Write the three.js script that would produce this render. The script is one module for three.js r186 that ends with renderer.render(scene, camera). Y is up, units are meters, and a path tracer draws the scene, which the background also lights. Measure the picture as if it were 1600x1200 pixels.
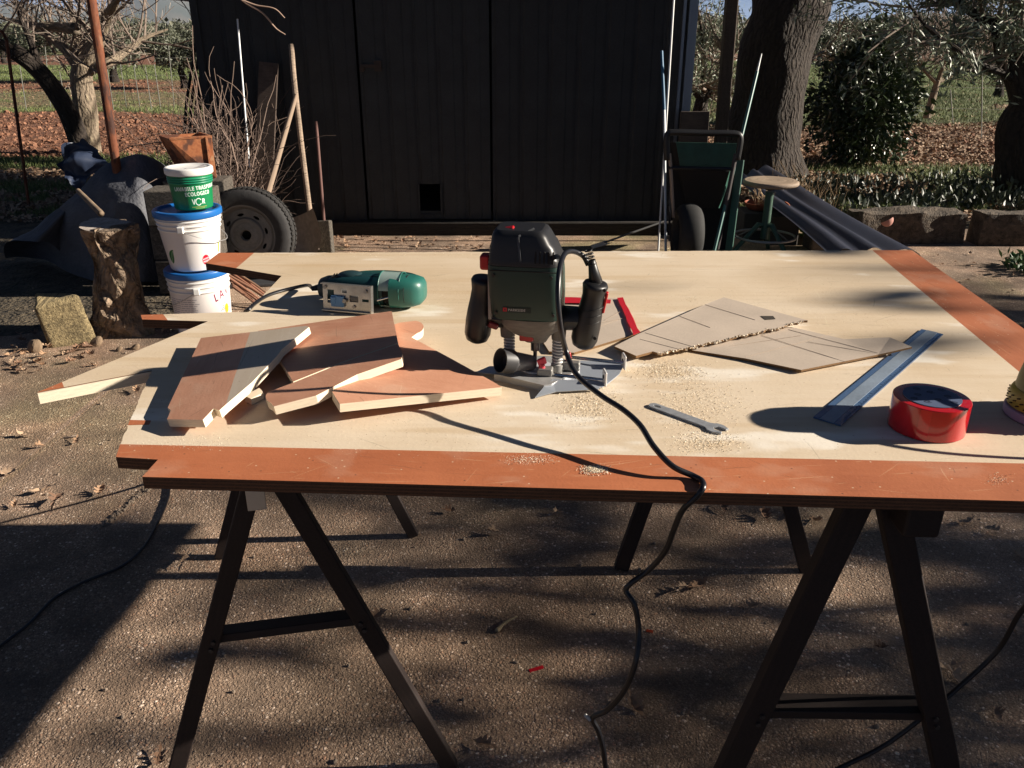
import * as THREE from 'three';
import { RoundedBoxGeometry } from 'three/addons/geometries/RoundedBoxGeometry.js';
import { mergeGeometries, mergeVertices, toCreasedNormals } from 'three/addons/utils/BufferGeometryUtils.js';

// ---------------------------------------------------------------- camera, sky, sun, exposure
const scene = new THREE.Scene();
const EYE = 1.4, PITCH = 23.1 * Math.PI / 180, FPX = 1287;         // eye height, downward pitch, focal length in 1600 px widths
const camera = new THREE.PerspectiveCamera(2 * Math.atan(600 / FPX) * 180 / Math.PI, 4 / 3, 0.05, 9000);
camera.position.set(0, EYE, 0);
camera.rotation.set(-PITCH, 0, 0);
scene.add(camera);

const SKY_LEVEL = 0.5;
const SUN_EL = 22 * Math.PI / 180, SUN_AZ = 91.2 * Math.PI / 180;  // azimuth from +z towards +x
const sunDir = new THREE.Vector3(Math.cos(SUN_EL) * Math.sin(SUN_AZ), Math.sin(SUN_EL), Math.cos(SUN_EL) * Math.cos(SUN_AZ));
// clear winter sky: deep overhead, pale towards the horizon, a little brighter round the sun
{
  const w = 1024, h = 512, d = new Float32Array(w * h * 4), v = new THREE.Vector3();
  for (let j = 0; j < h; j++) for (let i = 0; i < w; i++) {
    const el = ((j + 0.5) / h - 0.5) * Math.PI, az = ((i + 0.5) / w - 0.5) * 2 * Math.PI; v.set(Math.cos(el) * Math.cos(az), Math.sin(el), Math.cos(el) * Math.sin(az));
    const up = Math.max(0, v.y), hz = Math.exp(-up * 11), c = Math.max(0, v.dot(sunDir)), k = 0.05 * Math.pow(c, 6) + 0.25 * Math.pow(c, 60), o = (j * w + i) * 4;
    const z = [0.015, 0.031, 0.070], b = [0.21, 0.35, 0.62];
    for (let q = 0; q < 3; q++) d[o + q] = (v.y < -0.02 ? 0.05 * [1, 0.85, 0.7][q] : z[q] + (b[q] - z[q]) * hz + k * [1, 0.9, 0.75][q]) * SKY_LEVEL; d[o + 3] = 1;
  }
  const t = new THREE.DataTexture(d, w, h, THREE.RGBAFormat, THREE.FloatType); t.mapping = THREE.EquirectangularReflectionMapping; t.magFilter = THREE.LinearFilter; t.minFilter = THREE.LinearFilter; t.colorSpace = THREE.LinearSRGBColorSpace; t.needsUpdate = true;
  scene.background = t; scene.environment = t;
}
const sun = new THREE.DirectionalLight(new THREE.Color(1.0, 0.9, 0.77), 4.8);
sun.target.position.set(0, 0, -4); sun.position.copy(sun.target.position).addScaledVector(sunDir, 40);
sun.castShadow = true; sun.shadow.radius = 1; sun.shadow.mapSize.set(4096, 4096);
Object.assign(sun.shadow.camera, { left: -14, right: 14, top: 14, bottom: -14, near: 1, far: 90 });
scene.add(sun); scene.add(sun.target);
scene.fog = new THREE.FogExp2(new THREE.Color().setRGB(0.62, 0.74, 0.92), 0.00009);
const renderer = new THREE.WebGLRenderer({ antialias: true });
renderer.shadowMap.enabled = true; renderer.shadowMap.type = THREE.PCFSoftShadowMap;
renderer.toneMapping = THREE.LinearToneMapping;
renderer.toneMappingExposure = 2.15;

// ---------------------------------------------------------------- helpers
const V = (x, y, z) => new THREE.Vector3(x, y, z);
const R = (d) => d * Math.PI / 180;
function rngOf(seed) { let a = seed >>> 0; return () => { a = (a + 0x6D2B79F5) | 0; let t = Math.imul(a ^ (a >>> 15), 1 | a); t = (t + Math.imul(t ^ (t >>> 7), 61 | t)) ^ t; return ((t ^ (t >>> 14)) >>> 0) / 4294967296; }; }
const clamp = (v, a = 0, b = 1) => Math.min(b, Math.max(a, v));
const lerp = (a, b, t) => a + (b - a) * t;
const sstep = (a, b, v) => { const t = clamp((v - a) / (b - a)); return t * t * (3 - 2 * t); };
function hash(x, y, s) { let h = Math.imul(x, 374761393) + Math.imul(y, 668265263) + Math.imul(s, 1274126177); h = Math.imul(h ^ (h >>> 13), 1274126177); return ((h ^ (h >>> 16)) >>> 0) / 4294967296; }
function vnoise(x, y, s = 0, px = 0, py = 0) {                       // value noise, tiling with periods px, py when given
  const xi = Math.floor(x), yi = Math.floor(y), fx = x - xi, fy = y - yi;
  const m = (v, p) => p ? ((v % p) + p) % p : v;
  const u = fx * fx * (3 - 2 * fx), w = fy * fy * (3 - 2 * fy);
  const x0 = m(xi, px), x1 = m(xi + 1, px), y0 = m(yi, py), y1 = m(yi + 1, py);
  return lerp(lerp(hash(x0, y0, s), hash(x1, y0, s), u), lerp(hash(x0, y1, s), hash(x1, y1, s), u), w);
}
function fbm(x, y, o = 4, s = 0, px = 0, py = 0) { let a = 0.5, t = 0, n = 0; for (let i = 0; i < o; i++) { t += a * vnoise(x, y, s + i * 17, px, py); n += a; a *= 0.5; x *= 2; y *= 2; px *= 2; py *= 2; } return t / n; }
function n3(x, y, z, s = 0) { return (vnoise(x + z * 0.61, y - z * 0.37, s) + vnoise(y + x * 0.53, z + x * 0.29, s + 5) + vnoise(z - y * 0.41, x + y * 0.47, s + 9)) / 3; }
// rays of the photograph's viewpoint: used once, to find where things stand on real planes
function ray(x, y) { const d = V((x - 800) / FPX, -(y - 600) / FPX, -1); const c = Math.cos(-PITCH), s = Math.sin(-PITCH); return V(d.x, d.y * c - d.z * s, d.y * s + d.z * c); }
function onY(x, y, Y = 0) { const d = ray(x, y), t = (Y - EYE) / d.y; return V(d.x * t, Y, d.z * t); }
function onZ(x, y, D) { const d = ray(x, y), t = -D / d.z; return V(d.x * t, EYE + d.y * t, -D); }
function onPl(x, y, a, b, c) { const n = b.clone().sub(a).cross(c.clone().sub(a)), d = ray(x, y), o = V(0, EYE, 0), t = a.clone().sub(o).dot(n) / d.dot(n); return o.addScaledVector(d, t); }
const H = 0.85;                                                     // table top height
const T = (x, y, h = 0) => onY(x, y, H + h);

const used = new Map();
function numbered(n) { const k = used.get(n) || 0; used.set(n, k + 1); return k ? `${n}_${String(k).padStart(3, '0')}` : n; }
function tag(o, label, category, group) { o.userData.label = label; o.userData.category = category; if (group) o.userData.group = group; return o; }
function thing(name, label, category, p, turn = 0, group) { const o = new THREE.Group(); o.name = numbered(name); if (p) o.position.copy(p); o.rotation.y = turn; tag(o, label, category, group); scene.add(o); return o; }
function clean(g) { for (const k of Object.keys(g.attributes)) if (!['position', 'normal', 'uv', 'color'].includes(k)) g.deleteAttribute(k); return g; }
function merge(list) {
  list = list.map(clean);
  const mixed = list.some((g) => !g.index) && list.some((g) => g.index);
  if (mixed) list = list.map((g) => g.index ? g.toNonIndexed() : g);
  const col = list.some((g) => g.attributes.color);
  if (col) for (const g of list) if (!g.attributes.color) g.setAttribute('color', new THREE.BufferAttribute(new Float32Array(g.attributes.position.count * 3).fill(1), 3));
  return list.length === 1 ? list[0] : mergeGeometries(list, false);
}
function part(name, geo, m, parent = scene, label) {
  const o = new THREE.Mesh(Array.isArray(geo) ? merge(geo) : geo, m);
  o.name = parent === scene ? numbered(name) : name; parent.add(o); if (label) o.userData.label = label; return o;
}
function struct(name, geo, m) { const o = part(name, geo, m); o.userData.kind = 'structure'; return o; }
const _m = new THREE.Matrix4(), _q = new THREE.Quaternion(), _e = new THREE.Euler();
function xf(g, p = [0, 0, 0], r = [0, 0, 0], s = [1, 1, 1]) { _q.setFromEuler(_e.set(...r)); g.applyMatrix4(_m.compose(V(...p), _q, V(...s))); return g; }
function inst(name, geo, m, list, parent = scene, colors) {          // list of Matrix4
  const o = new THREE.InstancedMesh(geo, m, list.length); list.forEach((q, i) => o.setMatrixAt(i, q));
  if (colors) list.forEach((q, i) => o.setColorAt(i, colors[i]));
  o.name = parent === scene ? numbered(name) : name; o.userData.kind = 'stuff'; parent.add(o); return o;
}
function mtx(p, e, s) { const sc = typeof s === 'number' ? V(s, s, s) : s; return new THREE.Matrix4().compose(p, new THREE.Quaternion().setFromEuler(e), sc); }
const box = (w, h, d, p = [0, 0, 0], r = [0, 0, 0]) => xf(new THREE.BoxGeometry(w, h, d), p, r);
const rbox = (w, h, d, rad = 0.003, p = [0, 0, 0], r = [0, 0, 0], seg = 2) => xf(new RoundedBoxGeometry(w, h, d, seg, Math.min(rad, w / 2.01, h / 2.01, d / 2.01)), p, r);
const cyl = (r0, r1, h, p = [0, 0, 0], r = [0, 0, 0], n = 24, open = false) => xf(new THREE.CylinderGeometry(r0, r1, h, n, 1, open), p, r);
const lathe = (pts, n = 48, p = [0, 0, 0], r = [0, 0, 0], ph = -Math.PI) => xf(new THREE.LatheGeometry(pts.map((q) => new THREE.Vector2(...q)), n, ph, Math.PI * 2), p, r);
function bar(a, b, w, d, roll = 0) {                                 // a squared stick from a to b
  const len = a.distanceTo(b), g = new RoundedBoxGeometry(w, len, d, 1, Math.min(w, d) * 0.12);
  g.rotateY(roll);
  g.applyQuaternion(new THREE.Quaternion().setFromUnitVectors(V(0, 1, 0), b.clone().sub(a).normalize()));
  g.translate((a.x + b.x) / 2, (a.y + b.y) / 2, (a.z + b.z) / 2); return g;
}
function tube(pts, rad, seg = 8, o = {}) {                           // swept, tapering, optionally rough tube
  const P = pts, n = P.length, pos = [], uv = [], idx = []; let N = V(0, 0, 1), len = 0;
  const t0 = P[1].clone().sub(P[0]).normalize(); if (Math.abs(t0.z) > 0.9) N = V(1, 0, 0);
  const rAt = (i) => Array.isArray(rad) ? (rad.length === n ? rad[i] : lerp(rad[0], rad[rad.length - 1], i / (n - 1))) : rad;
  for (let i = 0; i < n; i++) {
    const t = P[Math.min(n - 1, i + 1)].clone().sub(P[Math.max(0, i - 1)]).normalize();
    N.sub(t.clone().multiplyScalar(N.dot(t))).normalize(); const B = t.clone().cross(N);
    if (i) len += P[i].distanceTo(P[i - 1]);
    for (let j = 0; j <= seg; j++) {
      const a = j / seg * Math.PI * 2, c = Math.cos(a), s = Math.sin(a); let r = rAt(i);
      if (o.rough) { const k = j % seg; const cc = Math.cos(k / seg * Math.PI * 2), ss = Math.sin(k / seg * Math.PI * 2); r *= 1 + o.rough * (n3(cc * (o.fa || 1.6) + 9, ss * (o.fa || 1.6) + 4, len * (o.fl || 4), o.seed || 1) - 0.5) * 2; }
      pos.push(P[i].x + (N.x * c + B.x * s) * r, P[i].y + (N.y * c + B.y * s) * r, P[i].z + (N.z * c + B.z * s) * r);
      uv.push(a * rAt(0), len);
    }
  }
  for (let i = 0; i < n - 1; i++) for (let j = 0; j < seg; j++) { const a = i * (seg + 1) + j, b = a + seg + 1; idx.push(a, a + 1, b, b, a + 1, b + 1); }
  const cap = (i, flip) => { const c = pos.length / 3; pos.push(P[i].x, P[i].y, P[i].z); uv.push(0, 0); const o2 = i * (seg + 1); for (let j = 0; j < seg; j++) flip ? idx.push(c, o2 + j + 1, o2 + j) : idx.push(c, o2 + j, o2 + j + 1); };
  if (!o.open) { cap(0, true); cap(n - 1, false); }
  const g = new THREE.BufferGeometry(); g.setAttribute('position', new THREE.Float32BufferAttribute(pos, 3)); g.setAttribute('uv', new THREE.Float32BufferAttribute(uv, 2)); g.setIndex(idx); g.computeVertexNormals(); return g;
}
const curve = (pts, n = 40, tension = 0.5) => new THREE.CatmullRomCurve3(pts, false, 'centripetal', tension).getPoints(n);
// a slab whose upper face is the polygon of points; returns faces and sides apart. uv in metres along axis ax
function slab(pts, th, ax = V(1, 0, 0), bevel = 0) {
  let nrm = V(0, 0, 0); for (let i = 0; i < pts.length; i++) { const a = pts[i], b = pts[(i + 1) % pts.length]; nrm.add(V((a.y - b.y) * (a.z + b.z), (a.z - b.z) * (a.x + b.x), (a.x - b.x) * (a.y + b.y))); }
  nrm.normalize(); if (nrm.y < 0) { pts = pts.slice().reverse(); nrm.negate(); }
  const U = ax.clone().sub(nrm.clone().multiplyScalar(ax.dot(nrm))).normalize(), W = nrm.clone().cross(U);
  const p2 = pts.map((p) => new THREE.Vector2(p.dot(U), p.dot(W))); const tris = THREE.ShapeUtils.triangulateShape(p2, []);
  const low = pts.map((p) => p.clone().addScaledVector(nrm, -th));
  const mk = (list, uvs) => { const g = new THREE.BufferGeometry(); g.setAttribute('position', new THREE.Float32BufferAttribute(list.flatMap((p) => [p.x, p.y, p.z]), 3)); g.setAttribute('uv', new THREE.Float32BufferAttribute(uvs, 2)); g.computeVertexNormals(); return g; };
  const up = [], uu = [], dn = [], du = [];
  for (const t of tris) { for (const k of t) { up.push(pts[k]); uu.push(p2[k].x, p2[k].y); } for (const k of [t[0], t[2], t[1]]) { dn.push(low[k]); du.push(p2[k].x, p2[k].y); } }
  const sd = [], su2 = []; let L = 0;
  for (let i = 0; i < pts.length; i++) { const j = (i + 1) % pts.length, l = pts[i].distanceTo(pts[j]); sd.push(low[i], low[j], pts[j], low[i], pts[j], pts[i]); su2.push(L, 0, L + l, 0, L + l, 1, L, 0, L + l, 1, L, 1); L += l; }
  return { top: mk(up, uu), bottom: mk(dn, du), side: mk(sd, su2), normal: nrm };
}
function edgeNoise(pts, amp, step, seed, only) {                     // splits a polygon's edges and roughens them a little
  const out = [], r = rngOf(seed);
  pts.forEach((p, i) => { const q = pts[(i + 1) % pts.length], n = only && !only.includes(i) ? 1 : Math.max(1, Math.round(p.distanceTo(q) / step)), d = q.clone().sub(p).normalize(), s = V(-d.z, 0, d.x);
    for (let k = 0; k < n; k++) { const v = p.clone().lerp(q, k / n); if (k) v.addScaledVector(s, (r() - 0.5) * 2 * amp); out.push(v); } });
  return out;
}
// ---------------------------------------------------------------- textures
function tex(w, h, fn, o = {}) {                                     // fn returns [r,g,b] linear for colour maps, or a number for data maps
  const d = new Uint8Array(w * h * 4);
  for (let y = 0; y < h; y++) for (let x = 0; x < w; x++) {
    const v = fn(x, y), i = (y * w + x) * 4;
    if (typeof v === 'number') { d[i] = d[i + 1] = d[i + 2] = clamp(v) * 255; } else for (let k = 0; k < 3; k++) d[i + k] = Math.pow(clamp(v[k]), 1 / 2.2) * 255;
    d[i + 3] = 255;
  }
  if (o.scratch) { const r = rngOf(o.scratch.seed); for (let k = 0; k < o.scratch.n; k++) { let x = r() * w, y = r() * h; const a = (r() - 0.5) * (r() < 0.7 ? 0.5 : 3.1), l = 10 + r() * r() * o.scratch.len, al = o.scratch.alpha * (0.3 + 0.7 * r()), lum = r() < o.scratch.light ? 245 : 40, kink = (r() - 0.5) * 0.01; let an = a; for (let q = 0; q < l; q++) { an += kink; x += Math.cos(an); y += Math.sin(an); const i = ((((y | 0) % h) + h) % h * w + (((x | 0) % w) + w) % w) * 4, f = al * Math.sin(q / l * Math.PI); for (let c = 0; c < 3; c++) d[i + c] = d[i + c] * (1 - f) + lum * (c === 2 ? 0.85 : 1) * f; } } }
  const t = new THREE.DataTexture(d, w, h, THREE.RGBAFormat); t.wrapS = t.wrapT = o.clampEdge ? THREE.ClampToEdgeWrapping : THREE.RepeatWrapping;
  t.magFilter = THREE.LinearFilter; t.minFilter = THREE.LinearMipmapLinearFilter; t.generateMipmaps = true; if (!o.data) t.colorSpace = THREE.SRGBColorSpace;
  if (o.rep) t.repeat.set(...o.rep); t.needsUpdate = true; return t;
}
function canvasTex(w, h, draw) { const c = document.createElement('canvas'); c.width = w; c.height = h; draw(c.getContext('2d'), w, h); const t = new THREE.CanvasTexture(c); t.colorSpace = THREE.SRGBColorSpace; t.wrapS = t.wrapT = THREE.RepeatWrapping; return t; }
const rep = (t, u, v) => { const c = t.clone(); c.repeat.set(u, v); c.needsUpdate = true; return c; };
function mat(r, g, b, rough = 0.8, o = {}) { return new THREE.MeshStandardMaterial({ color: new THREE.Color().setRGB(r, g, b), roughness: rough, ...o }); }
function pmat(r, g, b, rough, o = {}) { return new THREE.MeshPhysicalMaterial({ color: new THREE.Color().setRGB(r, g, b), roughness: rough, ...o }); }
const mix3 = (a, b, t) => [lerp(a[0], b[0], t), lerp(a[1], b[1], t), lerp(a[2], b[2], t)];

const speckle = tex(512, 512, (x, y) => 0.5 * fbm(x / 8, y / 8, 3, 3, 64, 64) + 0.5 * fbm(x / 64, y / 64, 3, 8, 8, 8), { data: true });
const grime = tex(512, 512, (x, y) => { const v = 0.72 + 0.4 * (fbm(x / 64, y / 64, 5, 21, 8, 8) - 0.5) + 0.16 * (vnoise(x / 3, y / 3, 22, 171, 171) - 0.5); return [v, v, v]; });
// light veneer and sanded face of the big sheet (2.56 m x 1.28 m, not repeating on it)
function veneer(light, dark, seed, mottled = 1) { return (x, y, w, h) => {
  const u = x / w, v = y / h;
  const grain = fbm(u * 14, v * 120, 3, seed, 14, 120), fine = vnoise(u * 90, v * 700, seed + 4, 90, 700), blot = fbm(u * 10, v * 6, 6, seed + 8, 10, 6), patch = fbm(u * 4, v * 3, 4, seed + 12, 4, 3);
  const t = clamp(0.42 + (grain - 0.5) * 0.34 + (fine - 0.5) * 0.16 + (blot - 0.5) * 1.3 * mottled + (patch - 0.5) * 0.7 * mottled);
  return mix3(light, dark, t);
}; }
const vA = veneer([0.71, 0.595, 0.45], [0.585, 0.45, 0.295], 31, 1.15), vB = veneer([0.50, 0.165, 0.066], [0.36, 0.104, 0.038], 51), vC = veneer([0.66, 0.35, 0.225], [0.48, 0.215, 0.122], 71, 1.1);
const scuff = (x, y, w, h, s) => { const q = fbm(x / w * 14, y / h * 20, 4, s, 14, 20); return sstep(0.60, 0.78, q); };
const paleTex = tex(2048, 1024, (x, y) => { let c = vA(x, y, 2048, 1024); const s = scuff(x, y, 2048, 1024, 90); c = mix3(c, [0.84, 0.78, 0.68], s * 0.85); const f = fbm(x / 2048 * 5, y / 1024 * 30, 4, 95, 5, 30); c = mix3(c, [0.52, 0.36, 0.19], sstep(0.62, 0.8, f) * 0.35); const dd = hash(x, y, 19); if (dd > 0.9992) c = [0.25, 0.16, 0.09]; else if (dd < 0.004) c = mix3(c, [0.85, 0.76, 0.6], 0.6); return c; }, { scratch: { n: 900, len: 140, alpha: 0.28, light: 0.6, seed: 5 } });
const orangeTex = tex(1024, 1024, (x, y) => { let c = vB(x, y, 1024, 1024); const s = scuff(x, y, 1024, 1024, 120); c = mix3(c, [0.62, 0.42, 0.30], s * 0.16); const q = hash(x >> 1, y >> 1, 7); if (q > 0.9986) c = [0.66, 0.5, 0.36]; else if (q < 0.001) c = [0.16, 0.06, 0.03]; return c; }, { scratch: { n: 700, len: 110, alpha: 0.35, light: 0.7, seed: 9 } });
const brownTex = tex(1024, 1024, (x, y) => { let c = vC(x, y, 1024, 1024); const s = scuff(x, y, 1024, 1024, 140); return mix3(c, [0.6, 0.42, 0.30], s * 0.25); }, { scratch: { n: 600, len: 120, alpha: 0.3, light: 0.5, seed: 13 } });
const plyTex = tex(512, 64, (x, y) => { const k = Math.floor(y / 64 * 7), e = (y / 64 * 7) % 1; const n = fbm(x / (k % 2 ? 3 : 24), y / 4, 3, k * 3, k % 2 ? 171 : 22, 16); let v = (k % 2 ? 0.30 : 0.50) + (n - 0.5) * 0.4; if (e < 0.12) v *= 0.6; return [v, v * 0.72, v * 0.42]; });
const paleEdgeTex = tex(512, 64, (x, y) => { const n = fbm(x / 20, y / 5, 4, 33, 26, 13); const k = Math.floor(y / 64 * 5); const v = 0.80 + (n - 0.5) * 0.2 - (k % 2) * 0.03; return [v, v * 0.88, v * 0.70]; });
const grainTex = tex(512, 512, (x, y) => { const g = fbm(x / 512 * 6, y / 512 * 110, 4, 61, 6, 110), b = fbm(x / 128, y / 128, 4, 66, 4, 4); const v = 0.72 + (g - 0.5) * 0.7 + (b - 0.5) * 0.5; return [v, v, v]; });
const barkH = (x, y, w, h) => { const wx = x / w * 14 + 1.6 * fbm(x / w * 6, y / h * 6, 3, 7, 6, 6), ridge = Math.abs(vnoise(wx, y / h * 5 + 0, 41, 0, 5) - 0.5) * 2; return clamp(0.25 + 0.6 * ridge + 0.5 * (fbm(x / w * 30, y / h * 22, 4, 43, 30, 22) - 0.5)); };
const barkTex = tex(512, 512, (x, y) => { const q = barkH(x, y, 512, 512); const v = 0.25 + q * 0.85; const l = sstep(0.58, 0.72, fbm(x / 64, y / 64, 4, 47, 8, 8)); return mix3([v, v * 0.94, v * 0.86], [0.85, 0.9, 0.72], l * 0.35); }, { rep: [2, 2] });
const barkBump = tex(512, 512, (x, y) => barkH(x, y, 512, 512), { data: true, rep: [2, 2] });
const rustTex = tex(512, 512, (x, y) => { const q = fbm(x / 48, y / 48, 5, 81, 11, 11), f = fbm(x / 7, y / 7, 3, 84, 73, 73); let c = mix3([0.30, 0.085, 0.03], [0.50, 0.19, 0.07], f); c = mix3(c, [0.12, 0.045, 0.025], sstep(0.5, 0.7, q)); c = mix3(c, [0.55, 0.36, 0.2], sstep(0.62, 0.75, 1 - q) * 0.7); return c; });
const cardTex = tex(1024, 512, (x, y) => { const f = fbm(x / 128, y / 128, 5, 101, 8, 4), s = fbm(x / 4, y / 4, 2, 104, 256, 128), fl = Math.sin(y / 512 * Math.PI * 2 * 64) * 0.012; const v = 0.47 + (f - 0.5) * 0.13 + (s - 0.5) * 0.07 + fl; return [v * 1.06, v * 0.88, v * 0.71]; }, { rep: [2, 4] });
// exposed-aggregate concrete, 1.6 m tile
const AG = (() => {
  const N = 2048, cells = 290, col = new Float32Array(N * N * 3), hgt = new Float32Array(N * N), cs = N / cells;
  for (let y = 0; y < N; y++) for (let x = 0; x < N; x++) {
    const cx = Math.floor(x / cs), cy = Math.floor(y / cs); let d1 = 9, d2 = 9, id = 0, sz = 1;
    for (let j = -1; j <= 1; j++) for (let i = -1; i <= 1; i++) {
      const gx = (cx + i + cells) % cells, gy = (cy + j + cells) % cells, k = 0.4 + 1.3 * hash(gx, gy, 3) ** 2.5;
      const px = (cx + i + hash(gx, gy, 1)) - x / cs, py = (cy + j + hash(gx, gy, 2)) - y / cs, d = Math.hypot(px, py) / k;
      if (d < d1) { d2 = d1; d1 = d; id = gy * cells + gx; sz = k; } else if (d < d2) d2 = d;
    }
    const i = y * N + x, dome = clamp(1 - d1 * 1.25), gap = sstep(0.02, 0.3, d2 - d1), t = hash(id, 7, 4), wear = fbm(x / 128, y / 128, 5, 61, 16, 16), grit = vnoise(x / 2, y / 2, 8, 1024, 1024);
    let stone = t < 0.5 ? [0.185, 0.145, 0.108] : t < 0.68 ? [0.27, 0.22, 0.17] : t < 0.88 ? [0.105, 0.078, 0.056] : t < 0.95 ? [0.22, 0.145, 0.10] : [0.44, 0.39, 0.33];
    const base = mix3([0.120, 0.092, 0.066], [0.180, 0.138, 0.100], grit), show = clamp(gap * sstep(0.3, 0.6, dome + 0.25 * wear) * (0.35 + wear));
    const c = mix3(base, stone, show), sh = (0.55 + 0.9 * wear) * (0.78 + 0.22 * gap) * (0.8 + 0.4 * grit);
    col[i * 3] = c[0] * sh; col[i * 3 + 1] = c[1] * sh; col[i * 3 + 2] = c[2] * sh; hgt[i] = clamp(0.2 + (sz > 0.95 ? 0.42 : 0.13) * Math.sqrt(dome) * show + 0.22 * vnoise(x / 3.1, y / 3.1, 12, 661, 661) + 0.12 * grit + 0.7 * (wear - 0.5));
  }
  return { col: tex(N, N, (x, y) => { const i = (y * N + x) * 3; return [col[i], col[i + 1], col[i + 2]]; }), bump: tex(N, N, (x, y) => hgt[y * N + x], { data: true }) };
})();
const soilTex = tex(1024, 1024, (x, y) => { const a = fbm(x / 40, y / 40, 5, 201, 26, 26), b = fbm(x / 6, y / 6, 3, 205, 171, 171); const v = 0.55 + (a - 0.5) * 0.9 + (b - 0.5) * 0.55; return [v, v * 0.98, v * 0.95]; });
const soilBump = tex(1024, 1024, (x, y) => clamp(0.6 * fbm(x / 40, y / 40, 5, 201, 26, 26) + 0.4 * fbm(x / 9, y / 9, 3, 209, 114, 114)), { data: true });

// ---------------------------------------------------------------- shared materials
const M = {
  paleFace: mat(1, 1, 1, 0.72, { map: rep(paleTex, 1 / 2.56, 1 / 1.28), bumpMap: rep(speckle, 4, 4), bumpScale: 0.0003 }),
  orangeFace: mat(1, 1, 1, 0.62, { map: rep(orangeTex, 1 / 1.1, 1 / 1.1), bumpMap: rep(speckle, 5, 5), bumpScale: 0.0003 }),
  brownFace: mat(1, 1, 1, 0.66, { map: rep(brownTex, 1 / 0.9, 1 / 0.9), bumpMap: rep(speckle, 5, 5), bumpScale: 0.0003 }),
  ply: mat(0.30, 0.19, 0.15, 0.85, { map: rep(plyTex, 4, 1) }),
  paleEdge: mat(0.98, 0.96, 0.92, 0.8, { map: rep(paleEdgeTex, 4, 1) }),
  darkWood: mat(0.026, 0.014, 0.011, 0.7, { map: rep(grainTex, 3, 3) }),
  oldWood: mat(0.30, 0.215, 0.145, 0.85, { map: rep(grainTex, 4, 4), bumpMap: rep(speckle, 6, 6), bumpScale: 0.001 }),
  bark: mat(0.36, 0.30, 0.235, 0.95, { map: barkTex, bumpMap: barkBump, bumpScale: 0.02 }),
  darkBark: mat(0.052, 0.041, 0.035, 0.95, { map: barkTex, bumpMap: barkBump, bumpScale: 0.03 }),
  twig: mat(0.20, 0.155, 0.125, 0.9), paleTwig: mat(0.34, 0.28, 0.23, 0.85),
  rust: mat(0.9, 0.9, 0.9, 0.88, { map: rep(rustTex, 1.5, 1.5), bumpMap: speckle, bumpScale: 0.001 }),
  rustPipe: mat(0.42, 0.36, 0.36, 0.8, { map: rep(rustTex, 3, 1) }),
  black: mat(0.010, 0.010, 0.011, 0.42), rubber: mat(0.022, 0.021, 0.02, 0.75, { map: rep(grime, 3, 3) }),
  blackMatte: mat(0.012, 0.011, 0.011, 0.9), cord: pmat(0.010, 0.010, 0.013, 0.34),
  green: mat(0.0055, 0.030, 0.023, 0.5), teal: pmat(0.016, 0.12, 0.098, 0.4, { clearcoat: 0.2, clearcoatRoughness: 0.4 }),
  steel: mat(0.62, 0.62, 0.63, 0.32, { metalness: 1, roughnessMap: grime }), zinc: mat(0.50, 0.53, 0.57, 0.3, { metalness: 1, bumpMap: rep(speckle, 4, 4), bumpScale: 0.0003 }),
  alu: mat(0.40, 0.385, 0.36, 0.5, { metalness: 0.5, map: rep(grime, 4, 4) }), greyCast: mat(0.22, 0.195, 0.165, 0.6, { map: rep(grime, 5, 5) }),
  red: pmat(0.42, 0.010, 0.014, 0.35), white: mat(0.78, 0.77, 0.74, 0.5),
};
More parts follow.
